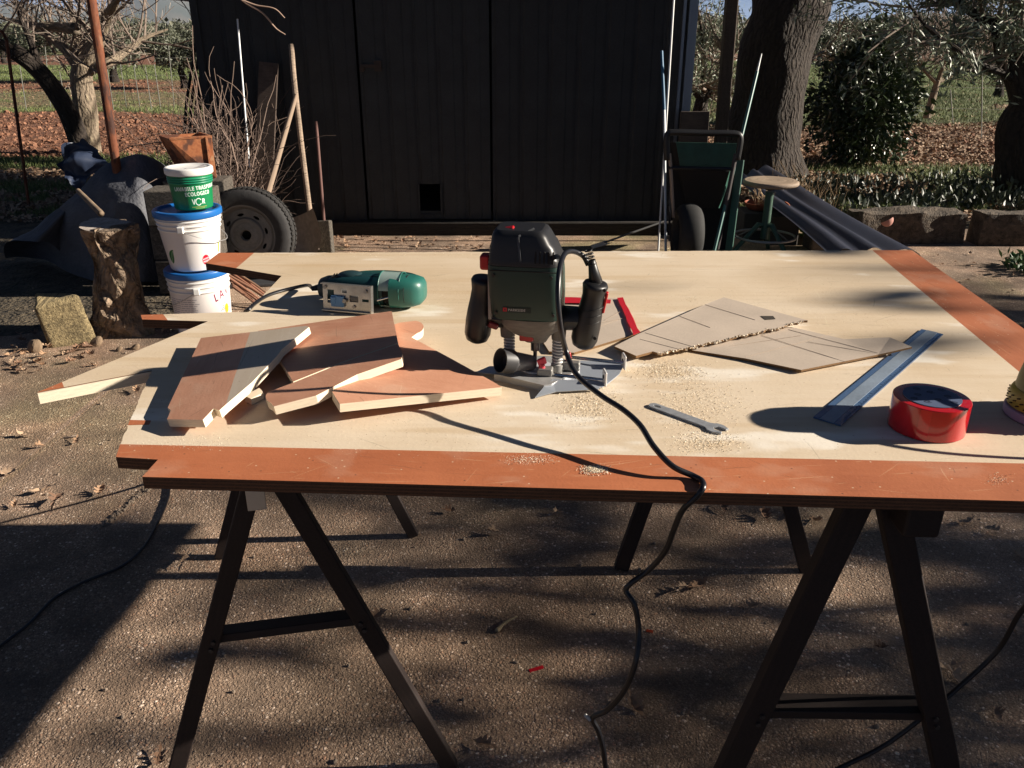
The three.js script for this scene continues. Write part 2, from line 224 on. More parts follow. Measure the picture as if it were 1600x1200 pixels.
// ---------------------------------------------------------------- ground, yard, hills
const gY = (x, z) => { const d = -z; const away = sstep(5.5, 12, Math.max(d, Math.abs(x) + 1)); return -0.012 + away * (0.10 * (fbm(x * 0.5 + 40, z * 0.5 + 40, 4, 300) - 0.5)) + sstep(300, 3000, Math.hypot(x, z)) * 6; };
function zone(x, d) {                                                // base colour of the land
  const n = fbm(x * 0.35 + 50, d * 0.5 + 20, 4, 310), m = fbm(x * 1.6 + 9, d * 2.4 + 3, 4, 320);
  const dd = d + (n - 0.5) * 4 * sstep(6, 14, d);
  const soil = mix3([0.20, 0.082, 0.045], [0.27, 0.125, 0.072], m), litter = mix3([0.22, 0.135, 0.085], [0.31, 0.22, 0.14], m), grass = mix3([0.07, 0.10, 0.028], [0.15, 0.17, 0.055], m), darkGround = mix3([0.055, 0.045, 0.030], [0.11, 0.085, 0.055], m), straw = mix3([0.26, 0.20, 0.11], [0.15, 0.15, 0.06], m);  // ground nearest the yard is set darker than the land beyond
  let c;
  if (x < 0.5) {
    c = dd < 6.6 ? darkGround : dd < 8.6 ? mix3(darkGround, mix3(litter, grass, sstep(0.45, 0.6, m)), sstep(6.6, 7.4, dd)) : dd < 9.6 ? litter : dd < 10.8 ? mix3(litter, grass, sstep(0.35, 0.5, n)) : dd < 16.5 ? soil : dd < 18 ? mix3(soil, grass, 0.8) : dd < 22.5 ? straw : dd < 28 ? mix3(soil, straw, sstep(0.5, 0.6, m) * 0.6) : dd < 42 ? grass : dd < 60 ? soil : mix3(grass, straw, n);
  } else c = dd < 7 ? darkGround : dd < 10.2 ? mix3(grass, litter, sstep(0.42, 0.6, m) * 0.8) : dd < 13.4 ? mix3(litter, soil, 0.3) : dd < 14.2 ? mix3(litter, grass, 0.6) : dd < 16.5 ? mix3(grass, darkGround, 0.4) : dd < 18 ? mix3(litter, grass, sstep(0.4, 0.6, n)) : dd < 21 ? grass : dd < 48 ? mix3(grass, [0.13, 0.19, 0.05], 0.5) : dd < 65 ? soil : mix3(grass, straw, n);
  if (d > 90) c = mix3(mix3([0.10, 0.12, 0.055], [0.20, 0.13, 0.08], sstep(0.45, 0.62, fbm(x / 60, d / 90, 4, 330))), [0.06, 0.075, 0.04], sstep(0.5, 0.6, fbm(x / 25, d / 60, 4, 331)) * 0.8);
  return c;
}
{
  const xs = [], zs = [];
  for (let x = -13; x <= 13.001; x += 0.2) xs.push(x);
  for (let s = 13.5; s < 4600; s *= 1.13) { xs.push(s); xs.unshift(-s); }
  for (let z = 12; z > -24; z -= 0.2) zs.push(z);
  for (let s = 24.4; s < 6000; s *= 1.045) zs.push(-s);
  zs.unshift(20, 40, 120, 500, 2500);
  zs.sort((a, b) => b - a);
  const pos = [], col = [], uv = [], idx = [], W = xs.length;
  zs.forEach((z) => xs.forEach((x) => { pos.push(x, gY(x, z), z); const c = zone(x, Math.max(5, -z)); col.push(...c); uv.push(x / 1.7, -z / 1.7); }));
  for (let j = 0; j < zs.length - 1; j++) for (let i = 0; i < W - 1; i++) { const a = j * W + i, b = a + W; idx.push(a, a + 1, b, b, a + 1, b + 1); }
  const g = new THREE.BufferGeometry(); g.setAttribute('position', new THREE.Float32BufferAttribute(pos, 3)); g.setAttribute('color', new THREE.Float32BufferAttribute(col, 3)); g.setAttribute('uv', new THREE.Float32BufferAttribute(uv, 2)); g.setIndex(idx); g.computeVertexNormals();
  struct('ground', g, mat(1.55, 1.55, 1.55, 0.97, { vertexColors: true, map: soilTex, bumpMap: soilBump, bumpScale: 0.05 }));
}
{ // exposed-aggregate yard with an uneven, crumbling far border
  const nx = 150, nz = 160, pos = [], col = [], uv = [], idx = [];
  for (let j = 0; j <= nz; j++) for (let i = 0; i <= nx; i++) {
    const t = i / nx, x = lerp(-3.6, 3.9, t) ; let z = lerp(2.2, -6.35, j / nz);
    if (x < -1.7) z = lerp(2.2, -3.55 - 0.5 * sstep(-3.6, -1.7, x) + 0.25 * (fbm(x * 3, 4, 3, 5) - 0.5), j / nz);
    const big = fbm(x * 1.3 + 20, z * 1.3 + 20, 5, 401), moss = sstep(0.52, 0.7, fbm(x * 2.1 + 7, z * 2.1 + 9, 5, 407)) * (0.3 + 0.7 * sstep(-1.5, -5, z)), dust = sstep(0.5, 0.7, fbm(x * 4 + 3, z * 4, 4, 411));
    const stain = sstep(0.5, 0.66, fbm(x * 2.6 + 31, z * 3.4 + 17, 5, 415)); let c = mix3([0.72, 0.66, 0.62], [1.42, 1.32, 1.24], sstep(0.25, 0.75, big)); c = mix3(c, [0.68, 0.76, 0.48], moss * 0.7); c = mix3(c, [1.4, 1.14, 0.98], dust * 0.4); c = mix3(c, [0.6, 0.54, 0.48], stain * 0.6);
    pos.push(x, 0.003 * (big - 0.5), z); col.push(...c); uv.push(x / 1.6, -z / 1.6);
  }
  for (let j = 0; j < nz; j++) for (let i = 0; i < nx; i++) { const a = j * (nx + 1) + i, b = a + nx + 1; idx.push(a, a + 1, b, b, a + 1, b + 1); }
  const g = new THREE.BufferGeometry(); g.setAttribute('position', new THREE.Float32BufferAttribute(pos, 3)); g.setAttribute('color', new THREE.Float32BufferAttribute(col, 3)); g.setAttribute('uv', new THREE.Float32BufferAttribute(uv, 2)); g.setIndex(idx); g.computeVertexNormals();
  struct('yard', g, mat(2.08, 2.02, 2.02, 0.95, { vertexColors: true, map: AG.col, bumpMap: AG.bump, bumpScale: 0.0042 }));
}
function ridge(name, R0, a0, a1, hgt, col, seed, depth) {             // a far range of hills
  const n = 160, rows = 14, pos = [], cl = [], idx = [];
  for (let j = 0; j <= rows; j++) for (let i = 0; i <= n; i++) {
    const a = R(lerp(a0, a1, i / n)), t = j / rows, r = R0 + t * depth, h = hgt(lerp(a0, a1, i / n)) * Math.sin(Math.min(1, t * 1.6) * Math.PI / 2) * (0.85 + 0.3 * fbm(i / 14, j / 3 + 3, 4, seed)) ;
    pos.push(Math.sin(a) * r, h - 2, -Math.cos(a) * r); const q = fbm(i / 3, j * 1.3, 4, seed + 3); cl.push(...mix3(col, [0.16, 0.13, 0.10], sstep(0.45, 0.65, q) * 0.6));
  }
  for (let j = 0; j < rows; j++) for (let i = 0; i < n; i++) { const b = j * (n + 1) + i, c = b + n + 1; idx.push(b, b + 1, c, c, b + 1, c + 1); }
  const g = new THREE.BufferGeometry(); g.setAttribute('position', new THREE.Float32BufferAttribute(pos, 3)); g.setAttribute('color', new THREE.Float32BufferAttribute(cl, 3)); g.setIndex(idx); g.computeVertexNormals();
  struct(name, g, mat(1, 1, 1, 1, { vertexColors: true, side: THREE.DoubleSide }));
}
ridge('hills', 3200, -70, 70, (a) => 62 + 26 * Math.sin(a * 0.21 + 1) + 90 * Math.exp(-(((a + 21.5) / 2.6) ** 2)) + 20 * Math.sin(a * 0.6), [0.055, 0.065, 0.05], 500, 1500);

// ---------------------------------------------------------------- shed
const SD = 6.2;                                                      // distance of its front
{
  const shed = thing('metal_shed', 'dark ribbed sheet-metal shed with a small square cat hole in its door', 'shed', V(0, 0, -SD));
  const wallM = mat(0.037, 0.040, 0.042, 0.85, { map: rep(grime, 1, 1), bumpMap: rep(speckle, 3, 3), bumpScale: 0.0006 });
  const doorM = mat(0.042, 0.046, 0.048, 0.85, { map: rep(grime, 1, 1), bumpMap: rep(speckle, 3, 3), bumpScale: 0.0006 });
  const X = (p, y = 360) => onZ(p, y, SD).x;
  const left = X(333, 250), right = X(1066, 250), base = 0.10, top = 2.75, dl = X(577, 340), dr = X(768, 340);
  const sheet = (x0, x1, y0, y1, z = 0, d = 0.013) => {              // one rib's worth of folded sheet
    const w = x1 - x0, s = new THREE.Shape(); const p = [[0.001, 0], [w * 0.10, 0], [w * 0.16, d], [w * 0.60, d * 1.0], [w * 0.66, 0.006], [w * 0.9, 0.006], [w - 0.001, 0]];
    p.forEach((q, i) => i ? s.lineTo(q[0], -q[1]) : s.moveTo(q[0], -q[1])); for (let i = p.length - 1; i >= 0; i--) s.lineTo(p[i][0], -p[i][1] + 0.003);
    const g = new THREE.ExtrudeGeometry(s, { depth: y1 - y0, bevelEnabled: false }); g.rotateX(-Math.PI / 2); g.translate(x0, y0, z); return g;
  };
  const wallAt = (x0, x1, n, parent, m, y0 = base, z = 0) => { for (let i = 0; i < n; i++) part('wall_panel', sheet(lerp(x0, x1, i / n), lerp(x0, x1, (i + 1) / n), y0, top, z), m, parent); };
  wallAt(left, dl - 0.015, 6, shed, wallM); wallAt(dr + 0.012, right, 7, shed, wallM);
  const door = part('door', [box(dr - dl, 0.06, 0.03, [(dl + dr) / 2, base + 0.04, -0.012]), box(dr - dl, 0.06, 0.03, [(dl + dr) / 2, top - 0.05, -0.012]), box(0.04, top - base - 0.14, 0.03, [dl + 0.022, (top + base) / 2, -0.012])], doorM, shed);
  const n = 5, hx0 = X(656, 310), hx1 = X(689, 310), hy1 = onZ(670, 287, SD).y, hy0 = onZ(670, 334, SD).y;
  const cuts = [dl + 0.003, lerp(dl, hx0, 0.5), hx0, hx1, lerp(hx1, dr, 0.5), dr - 0.003];
  for (let i = 0; i < n; i++) { const y0 = base + 0.012; if (i === 2) { part('door_panel', [sheet(cuts[i], cuts[i + 1], y0, hy0, 0.006), sheet(cuts[i], cuts[i + 1], hy1, top - 0.02, 0.006)], doorM, door); } else part('door_panel', sheet(cuts[i], cuts[i + 1], y0, top - 0.02, 0.006), doorM, door); }
  for (const hx of [hx0 - 0.004, hx1 + 0.004]) part('cat_hole_frame', box(0.012, hy1 - hy0, 0.02, [hx, (hy0 + hy1) / 2, 0.012]), doorM, door);
  const lat = X(562, 100), ly = onZ(580, 103, SD).y;
  part('latch', [box(0.13, 0.022, 0.015, [lat + 0.075, ly, 0.03]), cyl(0.018, 0.018, 0.03, [lat + 0.02, ly - 0.02, 0.035], [Math.PI / 2, 0, 0], 14), box(0.05, 0.07, 0.015, [lat + 0.13, ly, 0.026])], mat(0.05, 0.035, 0.028, 0.9), door);
  part('side_wall', [box(0.03, top - base, 2.6, [left + 0.018, (top + base) / 2, -1.325]), box(0.03, top - base, 2.6, [right - 0.018, (top + base) / 2, -1.325]), box(right - left - 0.08, top - base, 0.03, [(left + right) / 2, (top + base) / 2, -2.62])], wallM, shed);
  part('dark_interior_sheet', box(right - left - 0.1, top - base - 0.1, 0.02, [(left + right) / 2, (top + base) / 2, -0.9]), M.blackMatte, shed);  // black sheet put in for the darkness behind the cat hole
  part('roof', box(right - left + 0.5, 0.06, 3.3, [(left + right) / 2, top + 0.11, -1.25], [0.06, 0, 0]), mat(0.12, 0.11, 0.10, 0.7), shed);
  part('concrete_plinth', rbox(right - left + 0.12, base, 2.9, 0.012, [(left + right) / 2, base / 2, -1.37]), mat(0.045, 0.038, 0.032, 0.95, { map: rep(soilTex, 2, 1), bumpMap: soilBump, bumpScale: 0.01 }), shed);
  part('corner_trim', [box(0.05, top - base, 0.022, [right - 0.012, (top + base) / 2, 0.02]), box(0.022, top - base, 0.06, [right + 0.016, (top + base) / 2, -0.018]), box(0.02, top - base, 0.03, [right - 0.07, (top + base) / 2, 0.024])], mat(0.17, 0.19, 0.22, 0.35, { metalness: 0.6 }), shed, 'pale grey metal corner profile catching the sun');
  part('corner_trim', box(0.05, top - base, 0.024, [left + 0.02, (top + base) / 2, 0.02]), wallM, shed);
}
// ---------------------------------------------------------------- low concrete wall beyond the yard
{
  const wm = mat(0.155, 0.120, 0.088, 0.95, { map: rep(soilTex, 1, 1), bumpMap: soilBump, bumpScale: 0.02 });
  const rough = (w, h, d, s, amp) => { const g = new THREE.BoxGeometry(w, h, d, Math.round(w / 0.04), 8, 8), p = g.attributes.position; for (let i = 0; i < p.count; i++) { const x = p.getX(i), y = p.getY(i), z = p.getZ(i), k = amp * (n3(x * 7 + 30, y * 9 + 20, z * 9 + 10, s) - 0.5) * 2 + amp * 0.6 * (n3(x * 22, y * 22 + 9, z * 22, s + 3) - 0.5); p.setXYZ(i, x + k * 0.6, y + k * (y > 0 ? 1.2 : 0), z + k); } for (let i = 0; i < p.count; i++) g.attributes.uv.setXY(i, p.getX(i) * 1.6 + p.getZ(i), p.getY(i) * 1.6 + p.getZ(i)); g.computeVertexNormals(); return g; };
  const a = thing('low_wall', 'low crumbling concrete yard wall with a broken end, nearer the metal shed', 'wall', V(2.86, 0, -5.95), 0.02);
  part('wall_block', xf(rough(0.78, 0.22, 0.22, 3, 0.03), [0, 0.11, 0]), wm, a);
  const b = thing('low_wall', 'long straight low concrete wall with a sunlit top under the olive trunk', 'wall', V(4.55, 0, -5.88), 0.0);
  part('wall_block', xf(rough(2.45, 0.22, 0.18, 9, 0.014), [0, 0.11, 0]), wm, b);
}
// ---------------------------------------------------------------- trees
function wiggle(base, dir, len, n, bend, rng, lift = 0) { const p = [base.clone()], d = dir.clone().normalize(); for (let i = 0; i < n; i++) { d.add(V((rng() - 0.5) * bend, (rng() - 0.5) * bend + lift, (rng() - 0.5) * bend)).normalize(); p.push(p[p.length - 1].clone().addScaledVector(d, len / n)); } return p; }
function grow(rng, base, dir, len, r, level, out, tips, o) {
  const n = Math.max(4, Math.round(len / o.step)), pts = wiggle(base, dir, len, n, o.bend, rng, o.lift);
  const r1 = Math.max(o.rMin, r * 0.45); out[level] = out[level] || [];
  out[level].push(tube(pts, [r, r1], level === 0 ? 10 : level === 1 ? 7 : level === 2 ? 5 : 4, { rough: level < 2 ? 0.12 : 0, seed: level + 3 }));
  if (level >= o.levels) { for (let i = 1; i < pts.length; i++) tips.push([pts[i], pts[i].clone().sub(pts[i - 1]).normalize()]); return; }
  const kids = o.kids[level];
  for (let k = 0; k < kids; k++) {
    const t = lerp(0.3, 1, (k + rng()) / kids), i = Math.min(pts.length - 2, Math.floor(t * (pts.length - 1))), d = pts[i + 1].clone().sub(pts[i]).normalize(), side = V(rng() - 0.5, rng() * 0.8 - 0.25, rng() - 0.5).normalize();
    grow(rng, pts[i], d.multiplyScalar(o.fwd || 0.6).add(side), len * lerp(0.45, 0.7, rng()) * (o.shrink || 1), Math.max(o.rMin, r * (1 - t * 0.5) * 0.55), level + 1, out, tips, o);
  }
}
function leafGeo(l, w, fold = 0.25, curl = 0.1) {                    // a folded leaf of four faces, stalk at the origin, along +y
  const p = [0, 0, 0, w / 2, l * 0.45, fold * w, 0, l * 0.45, 0, -w / 2, l * 0.45, fold * w, 0, l, curl * l];
  const g = new THREE.BufferGeometry(); g.setAttribute('position', new THREE.Float32BufferAttribute(p, 3)); g.setAttribute('uv', new THREE.Float32BufferAttribute([0.5, 0, 1, 0.5, 0.5, 0.5, 0, 0.5, 0.5, 1], 2)); g.setIndex([0, 1, 2, 0, 2, 3, 2, 1, 4, 3, 2, 4]); g.computeVertexNormals(); return g;
}
const leafMat = (r, g, b, rough = 0.5, tr = 0.25) => pmat(r, g, b, rough, { side: THREE.DoubleSide, transmission: tr, thickness: 0 });
function scatterLeaves(name, parent, geo, m, tips, per, spread, s0, s1, rng, ca, cb) {
  const ms = [], cs = [];
  for (const [p, d] of tips) for (let k = 0; k < per; k++) {
    const q = p.clone().add(V(rng() - 0.5, rng() - 0.5, rng() - 0.5).multiplyScalar(spread)), dir = d.clone().multiplyScalar(0.6).add(V(rng() - 0.5, rng() - 0.5, rng() - 0.5).multiplyScalar(1.6)).normalize();
    const qt = new THREE.Quaternion().setFromUnitVectors(V(0, 1, 0), dir).multiply(new THREE.Quaternion().setFromAxisAngle(V(0, 1, 0), rng() * 6.28)); const s = lerp(s0, s1, rng());
    ms.push(new THREE.Matrix4().compose(q, qt, V(s, s, s))); const c = mix3(ca, cb, rng()); cs.push(new THREE.Color().setRGB(...c));
  }
  return inst(name, geo, m, ms, parent, cs);
}
const oliveLeaf = leafGeo(0.065, 0.015, 0.2, 0.08), broadLeaf = leafGeo(0.095, 0.044, 0.22, 0.14);
const oliveM = leafMat(1, 1, 1, 0.45, 0.12), citrusM = leafMat(1, 1, 1, 0.34, 0.15);

{ // big rough trunk right of the shed
  const t = thing('old_tree', 'thick dark rough-barked tree trunk standing beside the wheelbarrow and the stool', 'tree', V(0, 0, 0));
  const D = 9.1, c = [[1193, 285], [1191, 262], [1190, 235], [1193, 200], [1198, 160], [1203, 120], [1210, 80], [1222, 40], [1236, 0], [1250, -40]], w = [62, 54, 49, 50, 52, 53, 52, 53, 58, 52];
  const pts = c.map(([x, y], i) => onZ(x, y, D + i * 0.02)); const rr = w.map((v, i) => v / FPX * (D * 0.92 + 0.5));
  const P = curve(pts, 60), rad = P.map((p, i) => { const k = i / 59 * (rr.length - 1), j = Math.min(rr.length - 2, Math.floor(k)); return lerp(rr[j], rr[j + 1], k - j); });
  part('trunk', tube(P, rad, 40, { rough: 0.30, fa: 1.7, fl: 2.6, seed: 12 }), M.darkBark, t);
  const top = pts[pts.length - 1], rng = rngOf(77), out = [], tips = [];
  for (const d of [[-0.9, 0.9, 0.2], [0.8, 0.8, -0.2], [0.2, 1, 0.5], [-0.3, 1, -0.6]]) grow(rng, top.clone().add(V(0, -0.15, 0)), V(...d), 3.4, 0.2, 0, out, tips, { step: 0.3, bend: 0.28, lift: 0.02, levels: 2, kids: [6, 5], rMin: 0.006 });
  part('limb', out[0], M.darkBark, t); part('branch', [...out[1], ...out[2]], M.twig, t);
}
function bareTree(name, label, base, o) {
  const t = thing(name, label, 'tree', V(0, 0, 0)), rng = rngOf(o.seed), out = [], tips = [];
  const P = curve(o.trunk, 24); part('trunk', tube(P, [o.r, o.r * 0.82], 20, { rough: 0.16, fl: 5, fa: 2, seed: o.seed }), o.bark || M.bark, t);
  const tp = o.trunk[o.trunk.length - 1];
  for (const L of o.limbs) { const P2 = curve(L.pts, 16); part('limb', tube(P2, [L.r, L.r * 0.14], 12, { rough: 0.18, fl: 6, seed: o.seed + 3 }), o.bark || M.bark, t);
    for (let k = 0; k < Math.round((L.kids ?? 9) * 1.15); k++) { const i = Math.min(14, Math.floor(lerp(0.25, 1, (k + rng()) / Math.round((L.kids ?? 9) * 1.15)) * 15)), d = P2[i + 1].clone().sub(P2[i]).normalize().multiplyScalar(0.5).add(V(rng() - 0.5, rng() * 0.9 - 0.2, rng() - 0.5).normalize()); grow(rng, P2[i], d, lerp(0.5, 1.3, rng()) * (o.scale || 1), Math.min(0.018, L.r * 0.2), 0, out, tips, { step: 0.14, bend: 0.22, lift: 0.02, levels: 2, kids: [5, 3], rMin: 0.003, fwd: 0.9 }); } }
  part('branch', [...out[0], ...out[1]], M.twig, t); if (out[2]) { const w = part('twigs', out[2], M.paleTwig, t); w.userData.kind = 'stuff'; }
  return t;
}
{ // pruned fruit tree on the red soil
  const D = 10.9, Z = (x, y, dz = 0) => onZ(x, y, D + dz);
  bareTree('fruit_tree', 'bare pruned fruit tree with a thick short trunk on the red soil behind the tarpaulin', null, { seed: 21, r: 0.155, scale: 1,
    trunk: [Z(139, 240), Z(135, 205), Z(131, 160), Z(127, 120), Z(131, 98)],
    limbs: [{ pts: [Z(131, 104), Z(150, 70), Z(165, 30), Z(180, 5, -.3), Z(196, -30, -.5)], r: 0.11, kids: 10 }, { pts: [Z(140, 108), Z(170, 98), Z(200, 78, .4), Z(225, 60, .6), Z(262, 46, .9)], r: 0.075 },
      { pts: [Z(125, 104), Z(105, 80), Z(85, 65, .2), Z(55, 40, .3)], r: 0.09, kids: 10 }, { pts: [Z(118, 45, -.2), Z(90, 42), Z(60, 40), Z(20, 32, .3), Z(-20, 24, .4)], r: 0.07, kids: 8 }, { pts: [Z(128, 100, .2), Z(120, 60, .6), Z(112, 20, .9), Z(108, -30, 1)], r: 0.07, kids: 9 }] });
  bareTree('fruit_tree', 'bare fruit tree at the picture edge with its dark trunk leaning towards the red-soil tree', null, { seed: 29, r: 0.115, bark: M.darkBark,
    trunk: [onZ(126, 226, 10.4), onZ(108, 180, 10.35), onZ(85, 140, 10.3), onZ(50, 100, 10.2), onZ(18, 78, 10.1)],
    limbs: [{ pts: [onZ(20, 80, 10.1), onZ(-10, 60, 10), onZ(-60, 20, 9.9)], r: 0.07, kids: 8 }, { pts: [onZ(60, 108, 10.2), onZ(50, 70, 10.2), onZ(30, 20, 10.2), onZ(20, -30, 10.2)], r: 0.05, kids: 9 }] });
}
function leafyTree(name, label, D, o) {
  const t = thing(name, label, 'tree', V(0, 0, 0)), rng = rngOf(o.seed), out = [], tips = [];
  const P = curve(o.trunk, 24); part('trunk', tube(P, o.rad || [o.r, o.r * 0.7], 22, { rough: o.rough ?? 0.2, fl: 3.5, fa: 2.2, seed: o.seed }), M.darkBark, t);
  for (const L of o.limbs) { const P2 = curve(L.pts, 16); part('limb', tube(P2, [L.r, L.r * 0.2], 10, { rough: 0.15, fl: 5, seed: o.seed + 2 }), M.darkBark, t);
    for (let k = 0; k < Math.round((L.kids ?? 12) * 0.6); k++) { const i = Math.min(14, Math.floor(lerp(0.2, 1, (k + rng()) / Math.round((L.kids ?? 12) * 0.6)) * 15)), d = P2[i + 1].clone().sub(P2[i]).normalize().multiplyScalar(0.5).add(V(rng() - 0.5, rng() * 0.8 - 0.35, rng() - 0.5).normalize()); grow(rng, P2[i], d, lerp(0.5, 1.2, rng()) * (o.scale || 1), L.r * 0.3, 0, out, tips, { step: 0.12, bend: 0.25, lift: -0.02, levels: 1, kids: [5], rMin: 0.003, fwd: 0.9 }); } }
  part('branch', [...out[0], ...(out[1] || [])], M.twig, t);
  scatterLeaves('foliage', t, oliveLeaf, oliveM, tips, (o.per || 3) * 2, 0.13, 0.8, 1.35, rng, o.ca || [0.085, 0.115, 0.06], o.cb || [0.33, 0.37, 0.27]);
  return t;
}
{
  const Z = onZ;
  leafyTree('olive_tree', 'old olive tree with a gnarled dark trunk at the picture edge above the low wall', 7.6, { seed: 41, rad: [0.27, 0.18, 0.13, 0.135, 0.13], rough: 0.55, scale: 0.55, per: 4,
    trunk: [Z(1618, 318, 7.5), Z(1604, 270, 7.55), Z(1602, 210, 7.6), Z(1614, 160, 7.6), Z(1590, 90, 7.6), Z(1575, 40, 7.6)],
    limbs: [{ pts: [Z(1604, 150, 7.6), Z(1575, 118, 7.5), Z(1540, 105, 7.4), Z(1500, 80, 7.3), Z(1462, 55, 7.2), Z(1430, 20, 7.1), Z(1405, -15, 7.1)], r: 0.035, kids: 22 }, { pts: [Z(1580, 60, 7.6), Z(1540, 30, 7.7), Z(1500, 5, 7.8), Z(1470, -25, 7.9)], r: 0.07, kids: 20 }, { pts: [Z(1575, 40, 7.6), Z(1600, 0, 7.5), Z(1640, -60, 7.4)], r: 0.09, kids: 24 }, { pts: [Z(1598, 100, 7.7), Z(1640, 60, 7.9), Z(1700, 30, 8)], r: 0.08, kids: 20 }] });
  leafyTree('olive_tree', 'olive tree with a forked trunk seen between the shed corner and the timber post', 12.5, { seed: 43, r: 0.13, scale: 0.95, per: 4,
    trunk: [Z(1090, 190, 12.4), Z(1094, 172, 12.4), Z(1098, 150, 12.5)],
    limbs: [{ pts: [Z(1098, 156, 12.5), Z(1084, 135, 12.4), Z(1072, 100, 12.4), Z(1060, 50, 12.4)], r: 0.08, kids: 22 }, { pts: [Z(1098, 156, 12.5), Z(1108, 140, 12.5), Z(1122, 115, 12.6), Z(1135, 60, 12.6)], r: 0.085, kids: 24 }, { pts: [Z(1099, 152, 12.5), Z(1100, 110, 12.7), Z(1098, 60, 12.9), Z(1090, 10, 13)], r: 0.06, kids: 24 }] });
  leafyTree('olive_tree', 'silvery olive tree standing behind the dark citrus bush', 14.5, { seed: 47, r: 0.12, scale: 0.6, per: 3,
    trunk: [Z(1345, 200, 14.5), Z(1350, 170, 14.5), Z(1345, 140, 14.5)],
    limbs: [{ pts: [Z(1345, 145, 14.5), Z(1320, 112, 14.4), Z(1300, 84, 14.3), Z(1286, 66, 14.3)], r: 0.09, kids: 22 }, { pts: [Z(1345, 145, 14.5), Z(1360, 100, 14.5), Z(1366, 75, 14.5), Z(1372, 48, 14.5)], r: 0.09, kids: 26 }, { pts: [Z(1346, 142, 14.5), Z(1385, 110, 14.7), Z(1420, 80, 14.8), Z(1440, 55, 14.9)], r: 0.07, kids: 20 }] });
  bareTree('fruit_tree', 'bare slanting fruit tree on the grass behind the citrus bush', null, { seed: 53, r: 0.06, scale: 0.95, trunk: [Z(1448, 185, 13.6), Z(1455, 160, 13.6), Z(1466, 125, 13.6)], limbs: [{ pts: [Z(1466, 126, 13.6), Z(1478, 90, 13.5), Z(1490, 50, 13.4)], r: 0.04, kids: 12 }, { pts: [Z(1464, 130, 13.6), Z(1440, 105, 13.5), Z(1425, 80, 13.5)], r: 0.035, kids: 11 }, { pts: [Z(1466, 128, 13.6), Z(1500, 110, 13.8), Z(1525, 85, 13.8)], r: 0.035, kids: 11 }] });
}
{ // citrus bush
  const t = thing('citrus_bush', 'dark glossy-leaved round citrus bush on the leaf litter behind the low wall', 'bush', V(0, 0, 0)), rng = rngOf(61), D = 9.9;
  const b = onZ(1345, 252, D), c = onZ(1352, 150, D), tips = [], tw = [];
  part('trunk', tube(curve([b, b.clone().lerp(c, 0.3).add(V(0.02, 0, 0)), c], 10), [0.05, 0.025], 10, { rough: 0.15 }), M.darkBark, t);
  for (let i = 0; i < 620; i++) { const a = rng() * 6.28, u = rng() * 2 - 1, q = Math.sqrt(1 - u * u), lump = 0.5 + 0.85 * fbm(a * 2.2 + 5, u * 4 + 5, 3, 60), w = u > 0 ? 0.62 - 0.22 * u : 0.66 + 0.1 * u, rr = lump * Math.pow(rng(), 0.28);
    const p = V(c.x + Math.cos(a) * q * w * rr, c.y + u * 0.80 * rr - 0.02, c.z + Math.sin(a) * q * w * rr), d = p.clone().sub(c).normalize(); tips.push([p, d]); if (i % 5 === 0) tw.push(tube([c.clone().lerp(b, 0.2), c.clone().lerp(p, 0.6).add(V(0, 0.03, 0)), p], [0.012, 0.003], 4)); }
  part('branch', tw, M.twig, t);
  scatterLeaves('foliage', t, broadLeaf, citrusM, tips, 11, 0.22, 0.7, 1.15, rng, [0.020, 0.038, 0.012], [0.045, 0.07, 0.022]);
}
